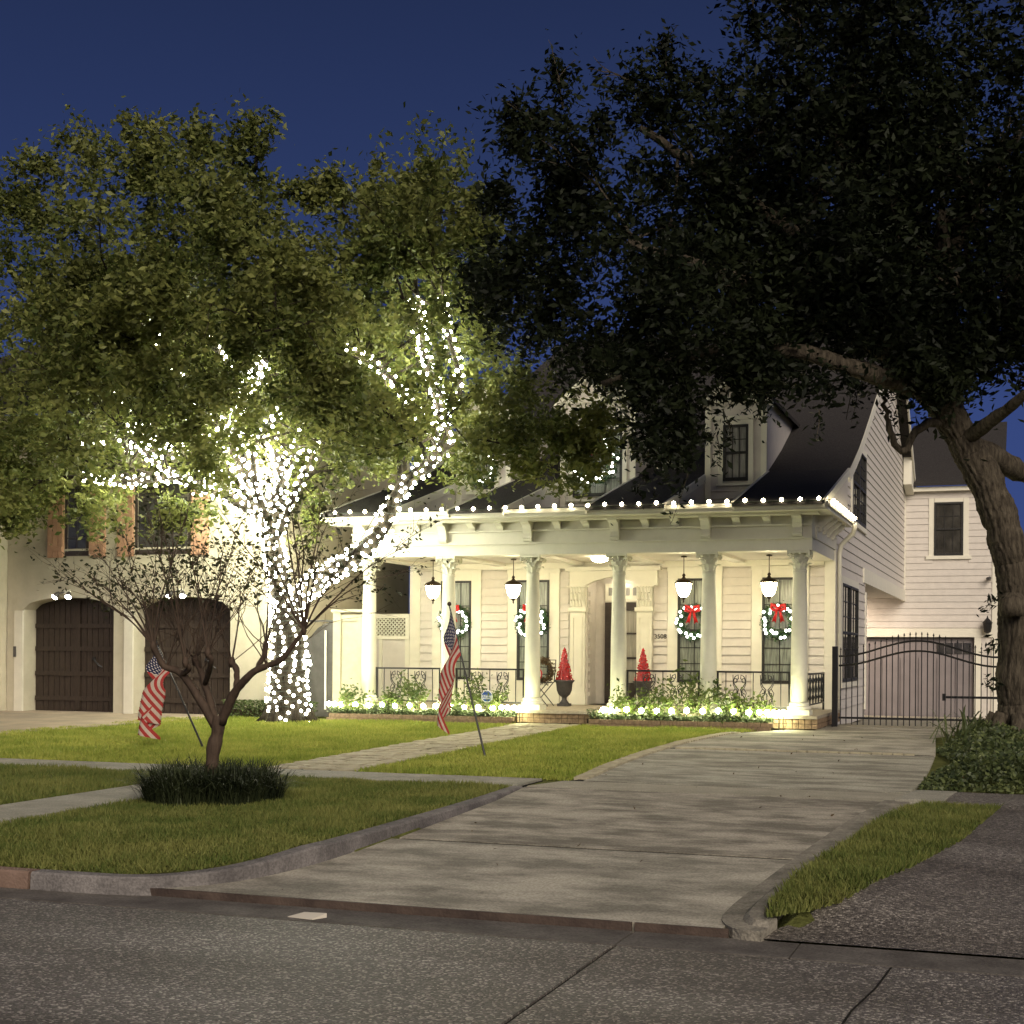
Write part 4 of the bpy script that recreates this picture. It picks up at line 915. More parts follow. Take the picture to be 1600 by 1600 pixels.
bk.build('backrest', M['blackiron'], ch)
o = empty('twig_wreath', (-8.70, 26.15, 1.30), 'brown twig wreath propped on the metal porch chair', 'wreath')
n = 900; t = RNG.uniform(0, 6.283, n); rr = .20+RNG.normal(0, .035, n); leaves('twigs', np.stack([-8.70+np.cos(t)*rr, 26.20+RNG.normal(0, .03, n), 1.26+np.sin(t)*rr], 1), .07, M['brownwreath'], o, .3)
MB().tube([(-8.70+.20*math.cos(a), 26.2, 1.26+.20*math.sin(a)) for a in np.linspace(0, 6.283, 21)], .02, 6).build('ring', M['brownwreath'], o)
o = empty('round_cushion', (-8.80, 26.08, 1.05), 'round red cushion with white trim sitting on the metal chair', 'cushion')
q = MB().tube([(-8.80, 26.02, 1.20), (-8.80, 26.05, 1.20), (-8.80, 26.10, 1.20), (-8.80, 26.13, 1.20)], [.09, .14, .14, .09], 16).build('cushion_body', M['red'], o, True)
MB().tube([(-8.80+.115*math.cos(a), 26.02, 1.20+.115*math.sin(a)) for a in np.linspace(0, 6.283, 19)], .024, 6).build('trim', M['signwhite'], o, True)
# yard sign
o = empty('yard_sign', (-9.15, 24.0, .4), 'small blue octagonal yard sign among the porch shrubs', 'sign')
p = at(761, 1088, 24.0); Rr = .115
oct_ = lambda r_: [(p.x+r_*math.cos(R(22.5+45*k)), p.z+r_*math.sin(R(22.5+45*k))) for k in range(8)]
MB().prism(oct_(Rr), p.y-.008, p.y+.004, 'y').build('plate', M['signwhite'], o); MB().prism(oct_(Rr*.86), p.y-.012, p.y-.009, 'y').build('face', M['signblue'], o)
MB().box(p.x-.09, p.x+.09, p.y-.015, p.y-.013, p.z-.05, p.z+.025).build('band', M['signwhite'], o); text('lettering', 'ADT', .085, (p.x, p.y-.019, p.z-.012), M['signblue'], o, ext=.001)
MB().tube([(p.x, p.y+.01, .36), (p.x, p.y+.01, p.z)], .007, 5).build('stake', M['urn'], o)

# ------------------------------------------------------------------ flags
def flag(base, top, label, wd, hoist_len, fly, lean):
    base, top = Vector(base), Vector(top); o = empty('flag_on_pole', base, label, 'flag', 'flags leaning on poles in the lawn')
    MB().tube([base-Vector((0, 0, .15))*0, base+(top-base)*.18, top], [.016, .015, .010], 8).build('pole', M['blackiron'], o); bm_ = MB().lathe([(.004, -.03), (.026, -.018), (.03, 0), (.024, .02), (.004, .03)], top+Vector((0, 0, .02)), 10).build('finial', M['bronze'], o, True)
    d = (base-top).normalized(); nu, nv = 26, 44; mb = MB(); uv = []
    side = Vector((1, .25, 0)).normalized(); dep = Vector((-.25, 1, 0)).normalized()
    for i in range(nu+1):
        s_ = i/nu
        for j in range(nv+1):
            t_ = j/nv; hp = top+d*(.04+s_*hoist_len)
            ph_ = 1.55*s_+1.5*t_; tri = abs((ph_ % 1)*2-1)            # diagonal folds
            k = min(1, t_*2.2); pull = (1-math.exp(-3.2*t_))
            cx_ = top.x-hp.x-.03*t_
            p_ = hp+side*(cx_*pull*.92+(tri-.5)*wd*k+lean*t_)+dep*((math.sin(ph_*6.283*1.0+.6)*.05+math.sin(s_*9+t_*5)*.02)*k-.02)
            p_.z = hp.z-fly*(t_**1.08)*(1-.10*s_)+.10*tri*k*.3
            mb.v.append(tuple(p_))
    for i in range(nu):
        for j in range(nv):
            a = i*(nv+1)+j; can = i < 14 and j < nv*.40; mb.mi = 2 if can else (0 if (i//2) % 2 == 0 else 1); mb.face((a, a+1, a+nv+2, a+nv+1))
    me = mb.mesh('cloth', [M['flagred'], M['flagwhite'], M['flagblue']], True); ul = me.uv_layers.new(name='UVMap')
    for pl in me.polygons:
        for li in pl.loop_indices:
            vi = me.loops[li].vertex_index; ul.data[li].uv = ((vi % (nv+1))/nv*1.9, vi//(nv+1)/nu)
    link('cloth', me, o)
b1 = (-6.57, 17.47, .25); flag(b1, at(702, 946, 17.75), 'striped flag drooping from a leaning pole beside the flagstone path', .17, .66, 1.22, -.02)
b2 = at(318, 1172, 17.3); flag((b2.x, b2.y, .25), at(243, 1000, 17.3), 'striped flag drooping behind the bare multi-stemmed tree', .31, .48, 1.08, -.05)

# scraps on the ground
o = MB(); 
pp = Vector((-4.05, 7.72, .02)); mb = MB(); mb.v = [(pp.x-.10, pp.y-.03, .010), (pp.x+.08, pp.y-.06, .012), (pp.x+.13, pp.y+.03, .035), (pp.x-.03, pp.y+.05, .028), (pp.x-.10, pp.y-.03, .006), (pp.x+.08, pp.y-.06, .006), (pp.x+.13, pp.y+.03, .008), (pp.x-.03, pp.y+.05, .008)]
for q in ((0, 1, 2, 3), (7, 6, 5, 4), (0, 4, 5, 1), (1, 5, 6, 2), (2, 6, 7, 3), (3, 7, 4, 0)): mb.face(q)
tag(mb.build('paper_scrap', M['paper']), 'crumpled pale paper scrap lying in the street gutter', 'litter')
n = 70; x = RNG.uniform(-8.3, -1.3, n); y = RNG.uniform(8.2, 23, n); ok = (x > -4.7) | ((y > 15.2) & (x < -7.3)); x, y = x[ok], y[ok]
C = np.stack([x, y, np.array([drive_z(q) if a > -5 else yard_z(q) for a, q in zip(x, y)])+.012], 1)
tag(leaves('fallen_leaves', C, .035, M['deadleaf'], None, .5), 'brown fallen leaves scattered over driveway and path', 'leaves', kind='stuff')
# ------------------------------------------------------------------ trees
def limb_mesh(mb, pts, r0, r1, n=9, jit=0.0):
    P = smooth_path(pts, 5); k = len(P); rad = [r0+(r1-r0)*i/(k-1) for i in range(k)]
    if jit: P = [p+Vector((random.gauss(0, jit), random.gauss(0, jit), random.gauss(0, jit*.5))) if 0 < i < k-1 else p for i, p in enumerate(P)]; rad = [q*random.uniform(.92, 1.09) for q in rad]
    mb.tube(P, rad, n); return P, rad
def twigs(mb, start, direction, length, r, depth, tips, spread=.6, n=5, gravity=0):
    p = Vector(start); d = Vector(direction).normalized(); pts = [p.copy()]; steps = 4
    for i in range(steps):
        d = (d+Vector((random.gauss(0, .16), random.gauss(0, .16), random.gauss(0, .12)-gravity))).normalized(); p = p+d*length/steps; pts.append(p.copy())
    mb.tube(pts, [r*(1-.6*i/steps) for i in range(steps+1)], n, False); tips.append((pts[-1], d.copy())); tips.append((pts[2], d.copy()))
    if depth > 0:
        for k in range(random.choice((2, 3))):
            q = pts[random.choice((2, 3, 4))]; nd = (d+Vector((random.gauss(0, spread), random.gauss(0, spread), random.gauss(0, spread*.8)))).normalized()
            twigs(mb, q, nd, length*random.uniform(.6, .85), r*.55, depth-1, tips, spread, max(3, n-1), gravity)

def crown(blobs, per, clump_r, nleaf, tips=(), void=-.25):
    'clump centres fill each blob towards its skin; each clump is a ragged puff of leaf centres'
    out = []
    for (u, v, ru, rv, Y, ry, wgt) in blobs:
        c = at(u, v, Y); sc_ = (at(u+100, v, Y)-c).length/100; n = int(per*wgt)
        d = RNG.normal(size=(n, 3)); d /= np.linalg.norm(d, axis=1)[:, None]; rr = RNG.uniform(.15, 1, n)**.45
        rr *= 1+.16*np.sin(d[:, 0]*5+u)*np.sin(d[:, 2]*6+v)
        cc = np.array(c)+d*rr[:, None]*np.array([ru*sc_, ry, rv*sc_])
        nz = np.sin(cc[:, 0]*2.7+1.3*np.sin(cc[:, 2]*2.0))+np.sin(cc[:, 2]*3.2+cc[:, 1]*1.6)+np.sin(cc[:, 1]*2.4-cc[:, 0]*1.5+2)
        out.append(cc[nz > void*3+RNG.normal(0, .35, n)])
    for p, d in tips: out.append(np.array([p]))
    C = np.concatenate(out); K = len(C)
    cr_ = clump_r*RNG.uniform(.5, 1.35, K); m = RNG.poisson(nleaf, K); idx = np.repeat(np.arange(K), m)
    el = RNG.normal(size=(K, 3)); el /= np.linalg.norm(el, axis=1)[:, None]                 # each clump drawn out along its own axis
    o = RNG.normal(size=(len(idx), 3))*.29; o += el[idx]*RNG.normal(0, .82, len(idx))[:, None]
    return C[idx]+o*cr_[idx][:, None]

# --- the tree wrapped in lights
YT = 23.0
T = empty('light_wrapped_tree', (-12.43, YT, .33), 'leafy tree with trunk and limbs wrapped in white lights', 'tree')
def L(*q): return [at(u, v, YT+dy) for u, v, dy in q]
base = Vector((-12.43, YT, .25))
LIMBS = [  # name, points, r0, r1, label of the lights
    ('trunk', [base, base+Vector((.0, 0, .45))]+L((450, 1046, 0), (450, 1025, 0)), .36, .30, 'white string lights wound tightly round the foot of the big trunk'),
    ('trunk', L((450, 1035, 0), (450, 1000, 0), (449, 965, 0), (447, 925, 0)), .30, .25, 'white string lights round the upper trunk just below its fork'),
    ('limb', L((440, 950, 0), (432, 880, .1), (415, 800, .2), (385, 740, .3), (368, 680, .4), (380, 620, -.5), (415, 560, -1.2)), .19, .06, 'white string lights up the central limb of the big tree'),
    ('limb', L((455, 945, 0), (505, 900, -.2), (560, 868, -.4), (600, 820, -.5), (625, 765, -.6), (690, 700, -.6), (690, 640, -.5), (665, 560, -.4), (652, 465, -.3)), .17, .05, 'white string lights along the long limb reaching over the porch roof'),
    ('limb', L((418, 810, .2), (345, 770, -.2), (280, 745, -.6), (200, 752, -.9), (125, 745, -1.1)), .12, .04, 'white string lights on the low limb stretching level over the salmon shutters'),
    ('limb', L((400, 770, .2), (340, 735, .0), (285, 705, -.3), (215, 660, -.5), (160, 590, -.6)), .12, .035, 'white string lights on the limb slanting up towards the garage side'),
    ('limb', L((425, 830, .1), (440, 740, .5), (425, 660, .9), (440, 600, 1.2)), .13, .05, 'white string lights on the rear limb behind the central limb'),
    ('limb', L((372, 690, .2), (300, 610, -.8), (240, 505, -1.7), (272, 440, -2.0)), .08, .03, 'white string lights on the thin upper limb topped by a lone cluster'),
    ('limb', L((385, 640, .3), (350, 560, -1.0), (318, 515, -1.7)), .07, .03, 'white string lights on the short diagonal branch high in the crown'),
    ('limb', L((692, 640, -.5), (720, 605, -.3), (700, 520, -.2), (692, 462, -.1)), .06, .03, 'white string lights on the rightmost upright branch tip'),
    ('limb', L((690, 690, -.6), (610, 590, -.8), (540, 538, -.9)), .05, .025, 'white string lights on the thin branch pointing back towards the crown'),
    ('limb', L((300, 715, -.2), (210, 700, -.8), (120, 690, -1.2)), .06, .025, 'white string lights on the outermost drooping branch over the garage'),
    ('limb', L((405, 780, .2), (370, 720, -.3), (345, 660, -.6), (300, 600, -.8)), .09, .03, 'white string lights on the front branch rising through the dense cluster'),
    ('limb', L((408, 800, .1), (360, 740, -.6), (330, 690, -.9), (280, 640, -1.2)), .06, .025, 'white string lights on the branch nearest the street, rising left of the cluster'),
    ('limb', L((430, 840, 0), (400, 760, -.5), (400, 690, -.8), (440, 640, -1.0)), .07, .025, 'white string lights on the crooked branch in the middle of the cluster'),
    ('limb', L((350, 770, -.2), (300, 760, -.8), (240, 720, -1.2), (190, 660, -1.4)), .05, .022, 'white string lights on the branch rising from the low level limb'),
    ('limb', L((420, 790, .2), (455, 720, -.3), (470, 670, -.6)), .05, .025, 'white string lights on the stubby branch close beside the gable branch'),
    ('limb', L((430, 850, .1), (465, 760, -.2), (500, 690, -.3)), .06, .03, 'white string lights on the short branch beside the gable'),
]
TB = ico(.034); TB.materials.append(M['treebulb']); TB2 = ico(.027); TB2.materials.append(M['trunkbulb']); TB0 = ico(.032); TB0.materials.append(M['trunkbulb'])
tips = []; BULBS = []
for li, (nm, pts, r0, r1, lab) in enumerate(LIMBS):
    mb = MB(); P, rad = limb_mesh(mb, pts, r0, r1, 12 if li < 2 else 9)
    if li == 0:
        for k in range(6):
            a = k*1.05+.3; mb.tube([base+Vector((math.cos(a)*.25, math.sin(a)*.25, .45)), base+Vector((math.cos(a)*.42, math.sin(a)*.42, .12)), base+Vector((math.cos(a)*.62, math.sin(a)*.62, .02))], [.10, .10, .04], 7)
    ob = mb.build('trunk' if li < 2 else 'limb', M['palebark'], T, True)
    # twigs off the limb
    tw = MB()
    if li > 1:
        for k in range(7):
            i = random.randrange(len(P)//2, len(P)); d = Vector((random.gauss(0, 1), random.gauss(0, 1), random.uniform(.2, 1.2)))
            twigs(tw, P[i], d, random.uniform(.9, 1.7), rad[i]*.5+.008, 2, tips, .6)
        twigs(tw, P[-1], P[-1]-P[-3], .9, rad[-1], 3, tips, .55)
        tw.build('twigs', M['palebark'], ob)
    # helix of lights
    o = empty('string_lights', P[0], lab, 'string lights', 'string lights wrapped round the tree')
    pitch = .09 if li < 2 else .14 if li < 7 else .17; gap = .086 if li < 2 else .115 if li < 7 else .13
    ang = random.random()*6; hp = []; acc = 0; bul = []
    for i in range(len(P)-1):
        seg = P[i+1]-P[i]; ln = seg.length; t = seg.normalized(); u_ = t.orthogonal().normalized(); w_ = t.cross(u_)
        if i == 0: ref = u_
        ref = (ref-t*ref.dot(t)).normalized(); bi = t.cross(ref); m_ = max(2, int(ln/pitch*10))
        for k in range(m_):
            f_ = k/m_; rr = rad[i]+(rad[i+1]-rad[i])*f_+.035; ang += 6.283*ln/pitch/m_
            q = P[i]+seg*f_+(ref*math.cos(ang)+bi*math.sin(ang))*rr
            if hp: acc += (q-hp[-1]).length
            hp.append(q)
            if acc > gap and len(bul) < 300: acc = 0; bul.append(q+Vector((random.gauss(0, .022), random.gauss(0, .022), random.gauss(0, .022))))
    if hp: MB().tube(hp, .005, 3).build('wire', M['wire'], o)
    BULBS += bul
    for q in bul: link('bulb', TB0 if li < 2 else TB2 if random.random() < .35 else TB, o, q)
BL0 = [(110, 560, 190, 170, 22.4, 1.9, 1.2), (250, 400, 210, 160, 22.8, 2.2, 1.3), (180, 300, 130, 95, 23.2, 1.6, .8), (330, 290, 120, 110, 23.4, 1.7, .8), (60, 420, 130, 120, 23.2, 1.8, .8),
      (430, 440, 170, 130, 23.2, 2.2, 1.2), (590, 400, 150, 120, 23.0, 2.0, 1.1), (670, 520, 110, 130, 22.8, 1.6, .9), (540, 610, 150, 90, 22.6, 1.6, .9), (70, 720, 120, 80, 22.0, 1.4, .9), (20, 640, 110, 130, 22.4, 1.8, .7), (140, 790, 70, 35, 21.9, .8, .25),
      (810, 640, 120, 100, 22.2, 1.2, .9), (920, 660, 60, 60, 22.0, .8, .3), (870, 720, 70, 50, 22.3, .8, .45), (830, 730, 40, 50, 22.2, .6, .3), (720, 690, 70, 60, 22.5, 1.0, .4), (580, 690, 110, 45, 22.4, 1.0, .45), (400, 560, 150, 80, 24.4, 1.2, .6), (30, 280, 70, 40, 23.4, 1.2, .2),
      (640, 300, 90, 50, 23.2, 1.2, .35), (560, 300, 60, 40, 23.2, 1.0, .2), (300, 230, 120, 50, 23.4, 1.2, .35), (720, 360, 60, 80, 23.0, 1.2, .35), (30, 770, 60, 40, 22.0, 1.0, .25), (235, 805, 75, 34, 21.8, .6, .30), (165, 800, 60, 30, 21.8, .6, .24), (290, 790, 40, 30, 21.8, .5, .12)]
BL = [(u, v+(34 if v < 450 else 0), ru, rv*(.92 if v < 450 else 1), Y+.35, ry, w_) for u, v, ru, rv, Y, ry, w_ in BL0]
# sprays that stand clear of the crown's outline
for (u, v, du, dv) in ((150, 260, -24, -100), (100, 250, -60, -30), (220, 230, -30, -70), (240, 240, 10, -80), (300, 250, 10, -70), (360, 240, 30, -80), (400, 240, 30, -90), (430, 290, 60, -30), (480, 310, 40, -50), (540, 310, -20, -60), (610, 330, 10, -70), (690, 310, 10, -70), (650, 300, -10, -60), (730, 330, 20, -60), (60, 330, -40, -60), (20, 320, -30, -50), (330, 230, -10, -60), (570, 320, 30, -50)):
    v += 20; p0, p1 = at(u, v, 23.2), at(u+du, v+dv*.9, 23.2); tw = MB(); twigs(tw, p0, p1-p0, (p1-p0).length*.6, .02, 1, tips, .25); tw.build('twigs', M['palebark'], T)
    for f_ in np.linspace(.2, 1, 6): tips.append((p0+(p1-p0)*f_, p1-p0))
C = crown(BL, 215, .28, 44, tips, -.02)
Bq = np.array([tuple(q) for q in BULBS[::3]]); keep = np.ones(len(C), bool)          # the limbs are kept clear of leaves where the lights hang
for q in Bq: keep &= ((C-q)**2).sum(1) > .34**2
leaves('crown', C[keep], .115, M['litleaf'], T, .5)

# --- the big dark oak at the right
YO = 21.6
O = empty('oak_tree', (-.12, YO+.3, .32), 'big dark oak leaning over the driveway and the house', 'tree')
def A(*q): return [at(u, v, YO+dy) for u, v, dy in q]
otips = []; 
mb = MB(); ob0 = at(1590, 1180, YO+.3); ob0.z = .22
P, rad = limb_mesh(mb, [ob0]+A((1588, 1080, .25), (1588, 960, .15), (1577, 860, 0), (1548, 770, -.1), (1508, 695, -.2), (1478, 640, -.3)), .265, .205, 16, .008)
for k in range(8):
    a = k*.785; mb.tube([ob0+Vector((math.cos(a)*.30, math.sin(a)*.30, .55)), ob0+Vector((math.cos(a)*.46, math.sin(a)*.46, .22)), ob0+Vector((math.cos(a)*.62, math.sin(a)*.62, .06))], [.10, .09, .04], 7)
kn = at(1583, 945, YO-.22); mb.lathe([(.17, -.16), (.20, -.05), (.18, .08), (.10, .17)], kn, 12)
def rugged(P, rad, n=72, sub=7, amp=.042):
    Q_ = []; Rr = []
    for i in range(len(P)-1):
        for k in range(sub): f_ = k/sub; Q_.append(P[i].lerp(P[i+1], f_)); Rr.append(rad[i]+(rad[i+1]-rad[i])*f_)
    tb = MB(); s0 = len(tb.v); tb.tube(Q_, Rr, n, False); V_ = np.array(tb.v).reshape(len(Q_), n, 3); ctr = np.array([tuple(q) for q in Q_])[:, None]
    ln = np.cumsum([0]+[(Q_[i+1]-Q_[i]).length for i in range(len(Q_)-1)])[:, None]; th = np.linspace(0, 6.283, n, endpoint=False)[None]
    ph = np.sin(ln*2.3)*1.1+np.sin(ln*6.1+th*2)*.5+np.sin(ln*11+th*3)*.35
    rdg = np.abs(np.sin(th*9+ph))*.55+np.abs(np.sin(th*14-ph*1.7+ln*2.0))*.35+np.abs(np.sin(ln*13+np.sin(th*7)*2))*.25+RNG.normal(0, .10, (len(Q_), n))
    V_ = ctr+(V_-ctr)*(1+(rdg-.6)*amp/np.array(Rr)[:, None])[:, :, None]; tb.v = [tuple(q) for q in V_.reshape(-1, 3)]; return tb
rg = rugged(P, rad); off = len(mb.v); mb.v += rg.v; mb.f += [tuple(i+off for i in q) for q in rg.f]; mb.m += rg.m
mb.build('trunk', M['bark'], O, True)
OL = [([(1500, 690, -.2), (1560, 720, .3), (1610, 740, .8), (1680, 730, 1.2)], .20, .12), ([(1478, 645, -.3), (1462, 560, -.2), (1446, 470, 0), (1425, 400, .2), (1400, 300, .4)], .25, .10), ([(1470, 640, -.3), (1500, 560, -.2), (1470, 440, -.4), (1475, 330, -.6)], .18, .08),
      ([(1485, 660, -.3), (1440, 665, -.6), (1408, 706, -.8), (1386, 660, -.9), (1380, 620, -1)], .07, .03), ([(1478, 650, -.3), (1400, 560, -.8), (1250, 470, -1.4), (1100, 420, -1.8), (980, 380, -2)], .20, .06), ([(1460, 560, -.2), (1320, 430, -.6), (1150, 300, -.8), (1000, 200, -1)], .16, .05),
      ([(1470, 620, -.3), (1350, 580, -1.8), (1200, 540, -2.4), (1060, 560, -2.6), (940, 600, -2.8)], .15, .04), ([(1446, 470, 0), (1520, 340, .2), (1600, 200, .4)], .14, .05), ([(1500, 690, -.2), (1560, 650, -.8), (1620, 600, -1.4)], .12, .05), ([(1425, 400, .2), (1330, 260, 0), (1250, 120, -.2)], .12, .04), ([(1430, 470, -.4), (1530, 460, -.6), (1600, 430, -.9)], .07, .03)]
for pts, r0, r1 in OL:
    mb = MB(); P, rad = limb_mesh(mb, A(*pts), r0, r1, 9, .02); ob = mb.build('limb', M['bark'], O, True); tw = MB()
    for k in range(8):
        i = random.randrange(len(P)//3, len(P))
        if P[i].z < 6.3: continue
        twigs(tw, P[i], Vector((random.gauss(0, 1), random.gauss(0, .7), random.gauss(.3, .8))), random.uniform(.8, 1.6), rad[i]*.35+.008, 2, otips, .6)
    if tw.v: tw.build('twigs', M['bark'], ob)
BO = [(1030, 350, 150, 130, 20.2, 2.4, 1.05), (1200, 270, 175, 160, 21, 3.0, 1.35), (1350, 150, 220, 180, 21.6, 3.2, 1.6), (1530, 200, 180, 220, 21.8, 3.2, 1.5), (1300, 420, 180, 130, 20.4, 2.6, 1.4), (1120, 500, 180, 120, 19.6, 2.2, 1.4), (950, 480, 130, 130, 19.4, 2.0, 1.1),
      (1520, 440, 150, 110, 20.8, 2.4, .6), (1340, 480, 60, 70, 20.6, 1.4, .3), (1600, 420, 120, 130, 21, 2.4, .8), (1250, 530, 110, 50, 19.8, 1.6, .6), (1030, 620, 70, 75, 18.9, 1.1, .5), (1010, 580, 80, 50, 18.8, 1.1, .4), (1360, 545, 110, 55, 20.4, 1.6, .6), (1300, 590, 50, 35, 19.4, .8, .2), (1500, 560, 70, 35, 20.6, 1.4, .25), (875, 385, 60, 105, 20, 1.4, .5), (895, 275, 50, 65, 20.4, 1.3, .35), (1015, 205, 75, 70, 20.6, 1.5, .42),
      (1290, 60, 110, 80, 21.6, 2.4, .7), (1450, 30, 220, 100, 22, 2.8, 1.0), (1035, 705, 40, 40, 18.8, .7, .12), (1180, 585, 50, 35, 19.0, .8, .2), (1600, 590, 40, 40, 20.4, 1.0, .1), (810, 470, 55, 90, 19.8, 1.2, .4), (1400, 600, 60, 28, 20.6, .8, .18), (1480, 600, 50, 25, 20.6, .7, .12), (1150, 400, 200, 120, 23, 1.2, .8), (1400, 330, 200, 150, 23.6, 1.2, .9)]
for (u, v, du, dv) in ((880, 170, -10, -75), (850, 200, -50, -30), (800, 330, -35, -30), (1040, 110, -5, -60), (1000, 130, -60, 0), (820, 240, -20, -40), (770, 450, -30, -20), (1180, 60, -10, -50)):
    p0, p1 = at(u, v, 20.6), at(u+du, v+dv, 20.6)
    tw = MB(); twigs(tw, p0, p1-p0, (p1-p0).length*.8, .02, 1, otips, .3); tw.build('twigs', M['bark'], O)
    for f_ in np.linspace(.0, 1, 7): otips.append((p0+(p1-p0)*f_, p1-p0))
otips = [t_ for t_ in otips if t_[0].z > 5.7 or (t_[0].x < -6 and t_[0].z > 4.6)]
SIL = [(600, 420), (740, 330), (790, 175), (850, 100), (920, 115), (960, 155), (990, 80), (1050, 60), (1120, 105), (1160, 25), (1210, -60), (1900, -400)]
def under_outline(p):
    x, z = p.x*_c+p.y*_s, -p.x*_s+p.y*_c; u, v = 800+FPX*x/z, HORIZON-FPX*(p.z-CAMH)/z
    for (u0, v0), (u1, v1) in zip(SIL, SIL[1:]):
        if u0 <= u <= u1: return v > v0+(v1-v0)*(u-u0)/(u1-u0)
    return True
otips = [t_ for t_ in otips if under_outline(t_[0])]          # the crown falls away towards the street's open side
# hanging sprigs over the house front
for (u, v, u2, v2) in ((1075, 740, 1050, 815), (1130, 640, 1145, 700), (1120, 680, 1125, 735), (1200, 600, 1190, 660), (1280, 640, 1275, 690), (1390, 640, 1400, 690), (1340, 610, 1330, 660), (1010, 740, 990, 770), (1560, 1005, 1540, 1015), (1560, 930, 1535, 955), (1560, 1080, 1540, 1060)):
    yy = 19.0 if u < 1300 else 21.2; p0, p1 = at(u, v, yy), at(u2, v2, yy); tw = MB(); tw.tube([p0, (p0+p1)/2+Vector((.02, 0, .03)), p1], [.008, .006, .003], 4); tw.build('twigs', M['bark'], O)
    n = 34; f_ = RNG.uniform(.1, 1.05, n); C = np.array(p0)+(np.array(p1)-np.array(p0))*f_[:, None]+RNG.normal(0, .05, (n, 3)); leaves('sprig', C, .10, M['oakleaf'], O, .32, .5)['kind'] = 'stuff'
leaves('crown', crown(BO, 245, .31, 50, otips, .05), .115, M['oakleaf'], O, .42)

# --- the bare myrtle in the verge
mx_, my_ = -7.20, 11.8; YM = my_
K = empty('crape_myrtle', (mx_, my_, .2), 'dark multi-stemmed small tree with sparse leaves in the verge', 'tree')
def Q(*q): return [at(u, v, YM+dy) for u, v, dy in q]
mtips = []; b0 = at(330, 1230, YM); b0.z = .15
mb = MB(); limb_mesh(mb, [b0]+Q((331, 1190, 0), (338, 1150, 0), (343, 1118, 0)), .068, .060, 14, .004); mb.lathe([(.12, -.02), (.095, .06), (.075, .14)], (b0.x, b0.y, .2), 10)
mb.build('trunk', M['crape'], K, True)
heads = []
for pts, r0, r1 in (([(336, 1135, 0), (310, 1090, -.05), (283, 1052, -.1), (255, 1040, -.15), (240, 1010, -.2)], .044, .026), ([(338, 1130, 0), (325, 1085, .1), (315, 1050, .15), (305, 1032, .2)], .040, .030), ([(345, 1130, 0), (365, 1085, -.05), (385, 1060, -.1), (405, 1045, -.12), (440, 1030, -.15), (475, 985, -.2)], .050, .020), ([(368, 1085, 0), (370, 1050, .15), (362, 1035, .2)], .030, .028), ([(283, 1055, -.1), (295, 1045, -.2), (290, 1035, -.25)], .027, .025), ([(320, 1070, .12), (330, 1035, -.15), (325, 1020, -.2)], .026, .025), ([(400, 1048, -.12), (412, 1025, .1), (415, 1010, .15)], .026, .024)):
    mb = MB(); P, rad = limb_mesh(mb, Q(*pts), r0, r1, 8, .003); mb.lathe([(r1*.7, -.05), (r1*1.35, 0), (r1*.8, .05)], P[-1], 8); mb.build('limb', M['crape'], K, True); heads.append(P[-1])
    if len(P) > 12: heads.append(P[len(P)*2//3])
targets = [(100, 890), (130, 920), (160, 870), (200, 850), (230, 800), (270, 820), (300, 780), (340, 800), (250, 870), (180, 900), (370, 830), (400, 850), (430, 780), (460, 800), (500, 760), (520, 800), (470, 850), (560, 850), (640, 850), (600, 900), (540, 880), (310, 860), (210, 930), (140, 900), (420, 720), (450, 740), (350, 880), (280, 900), (390, 900), (500, 860), (240, 760), (290, 850)]
tw = MB()
for (u, v) in targets:
    q = at(u, v, YM+random.uniform(-.6, .6)); h = min(heads, key=lambda a: (a-q).length+random.uniform(0, .35)); d = q-h
    pts = [h, h+d*.3+Vector((0, 0, .06)), h+d*.65+Vector((random.gauss(0, .03), random.gauss(0, .05), .05)), q]
    P = smooth_path(pts, 3); tw.tube(P, [.010-.0075*i/(len(P)-1) for i in range(len(P))], 5, False); mtips += [(p, d) for p in P[5:]]
    for k in range(5):
        i = random.randrange(3, len(P)); twigs(tw, P[i], d.normalized()+Vector((random.gauss(0, .5), random.gauss(0, .5), random.gauss(.1, .4))), random.uniform(.22, .5), .004, 1, mtips, .5, 4)
for h in heads:
    for k in range(4): twigs(tw, h, Vector((random.gauss(0, .75), random.gauss(0, .5), 1)), random.uniform(.6, 1.15), .006, 1, mtips, .35, 4)
tw.build('twigs', M['crape'], K)
C = np.array([tuple(p) for p, d in mtips if p.z > 2.0]); C = C[RNG.random(len(C)) < .7]; C = np.repeat(C, 3, 0)+RNG.normal(0, .045, (len(C)*3, 3))
leaves('crown', C, .046, M['myrtleleaf'], K, .5)

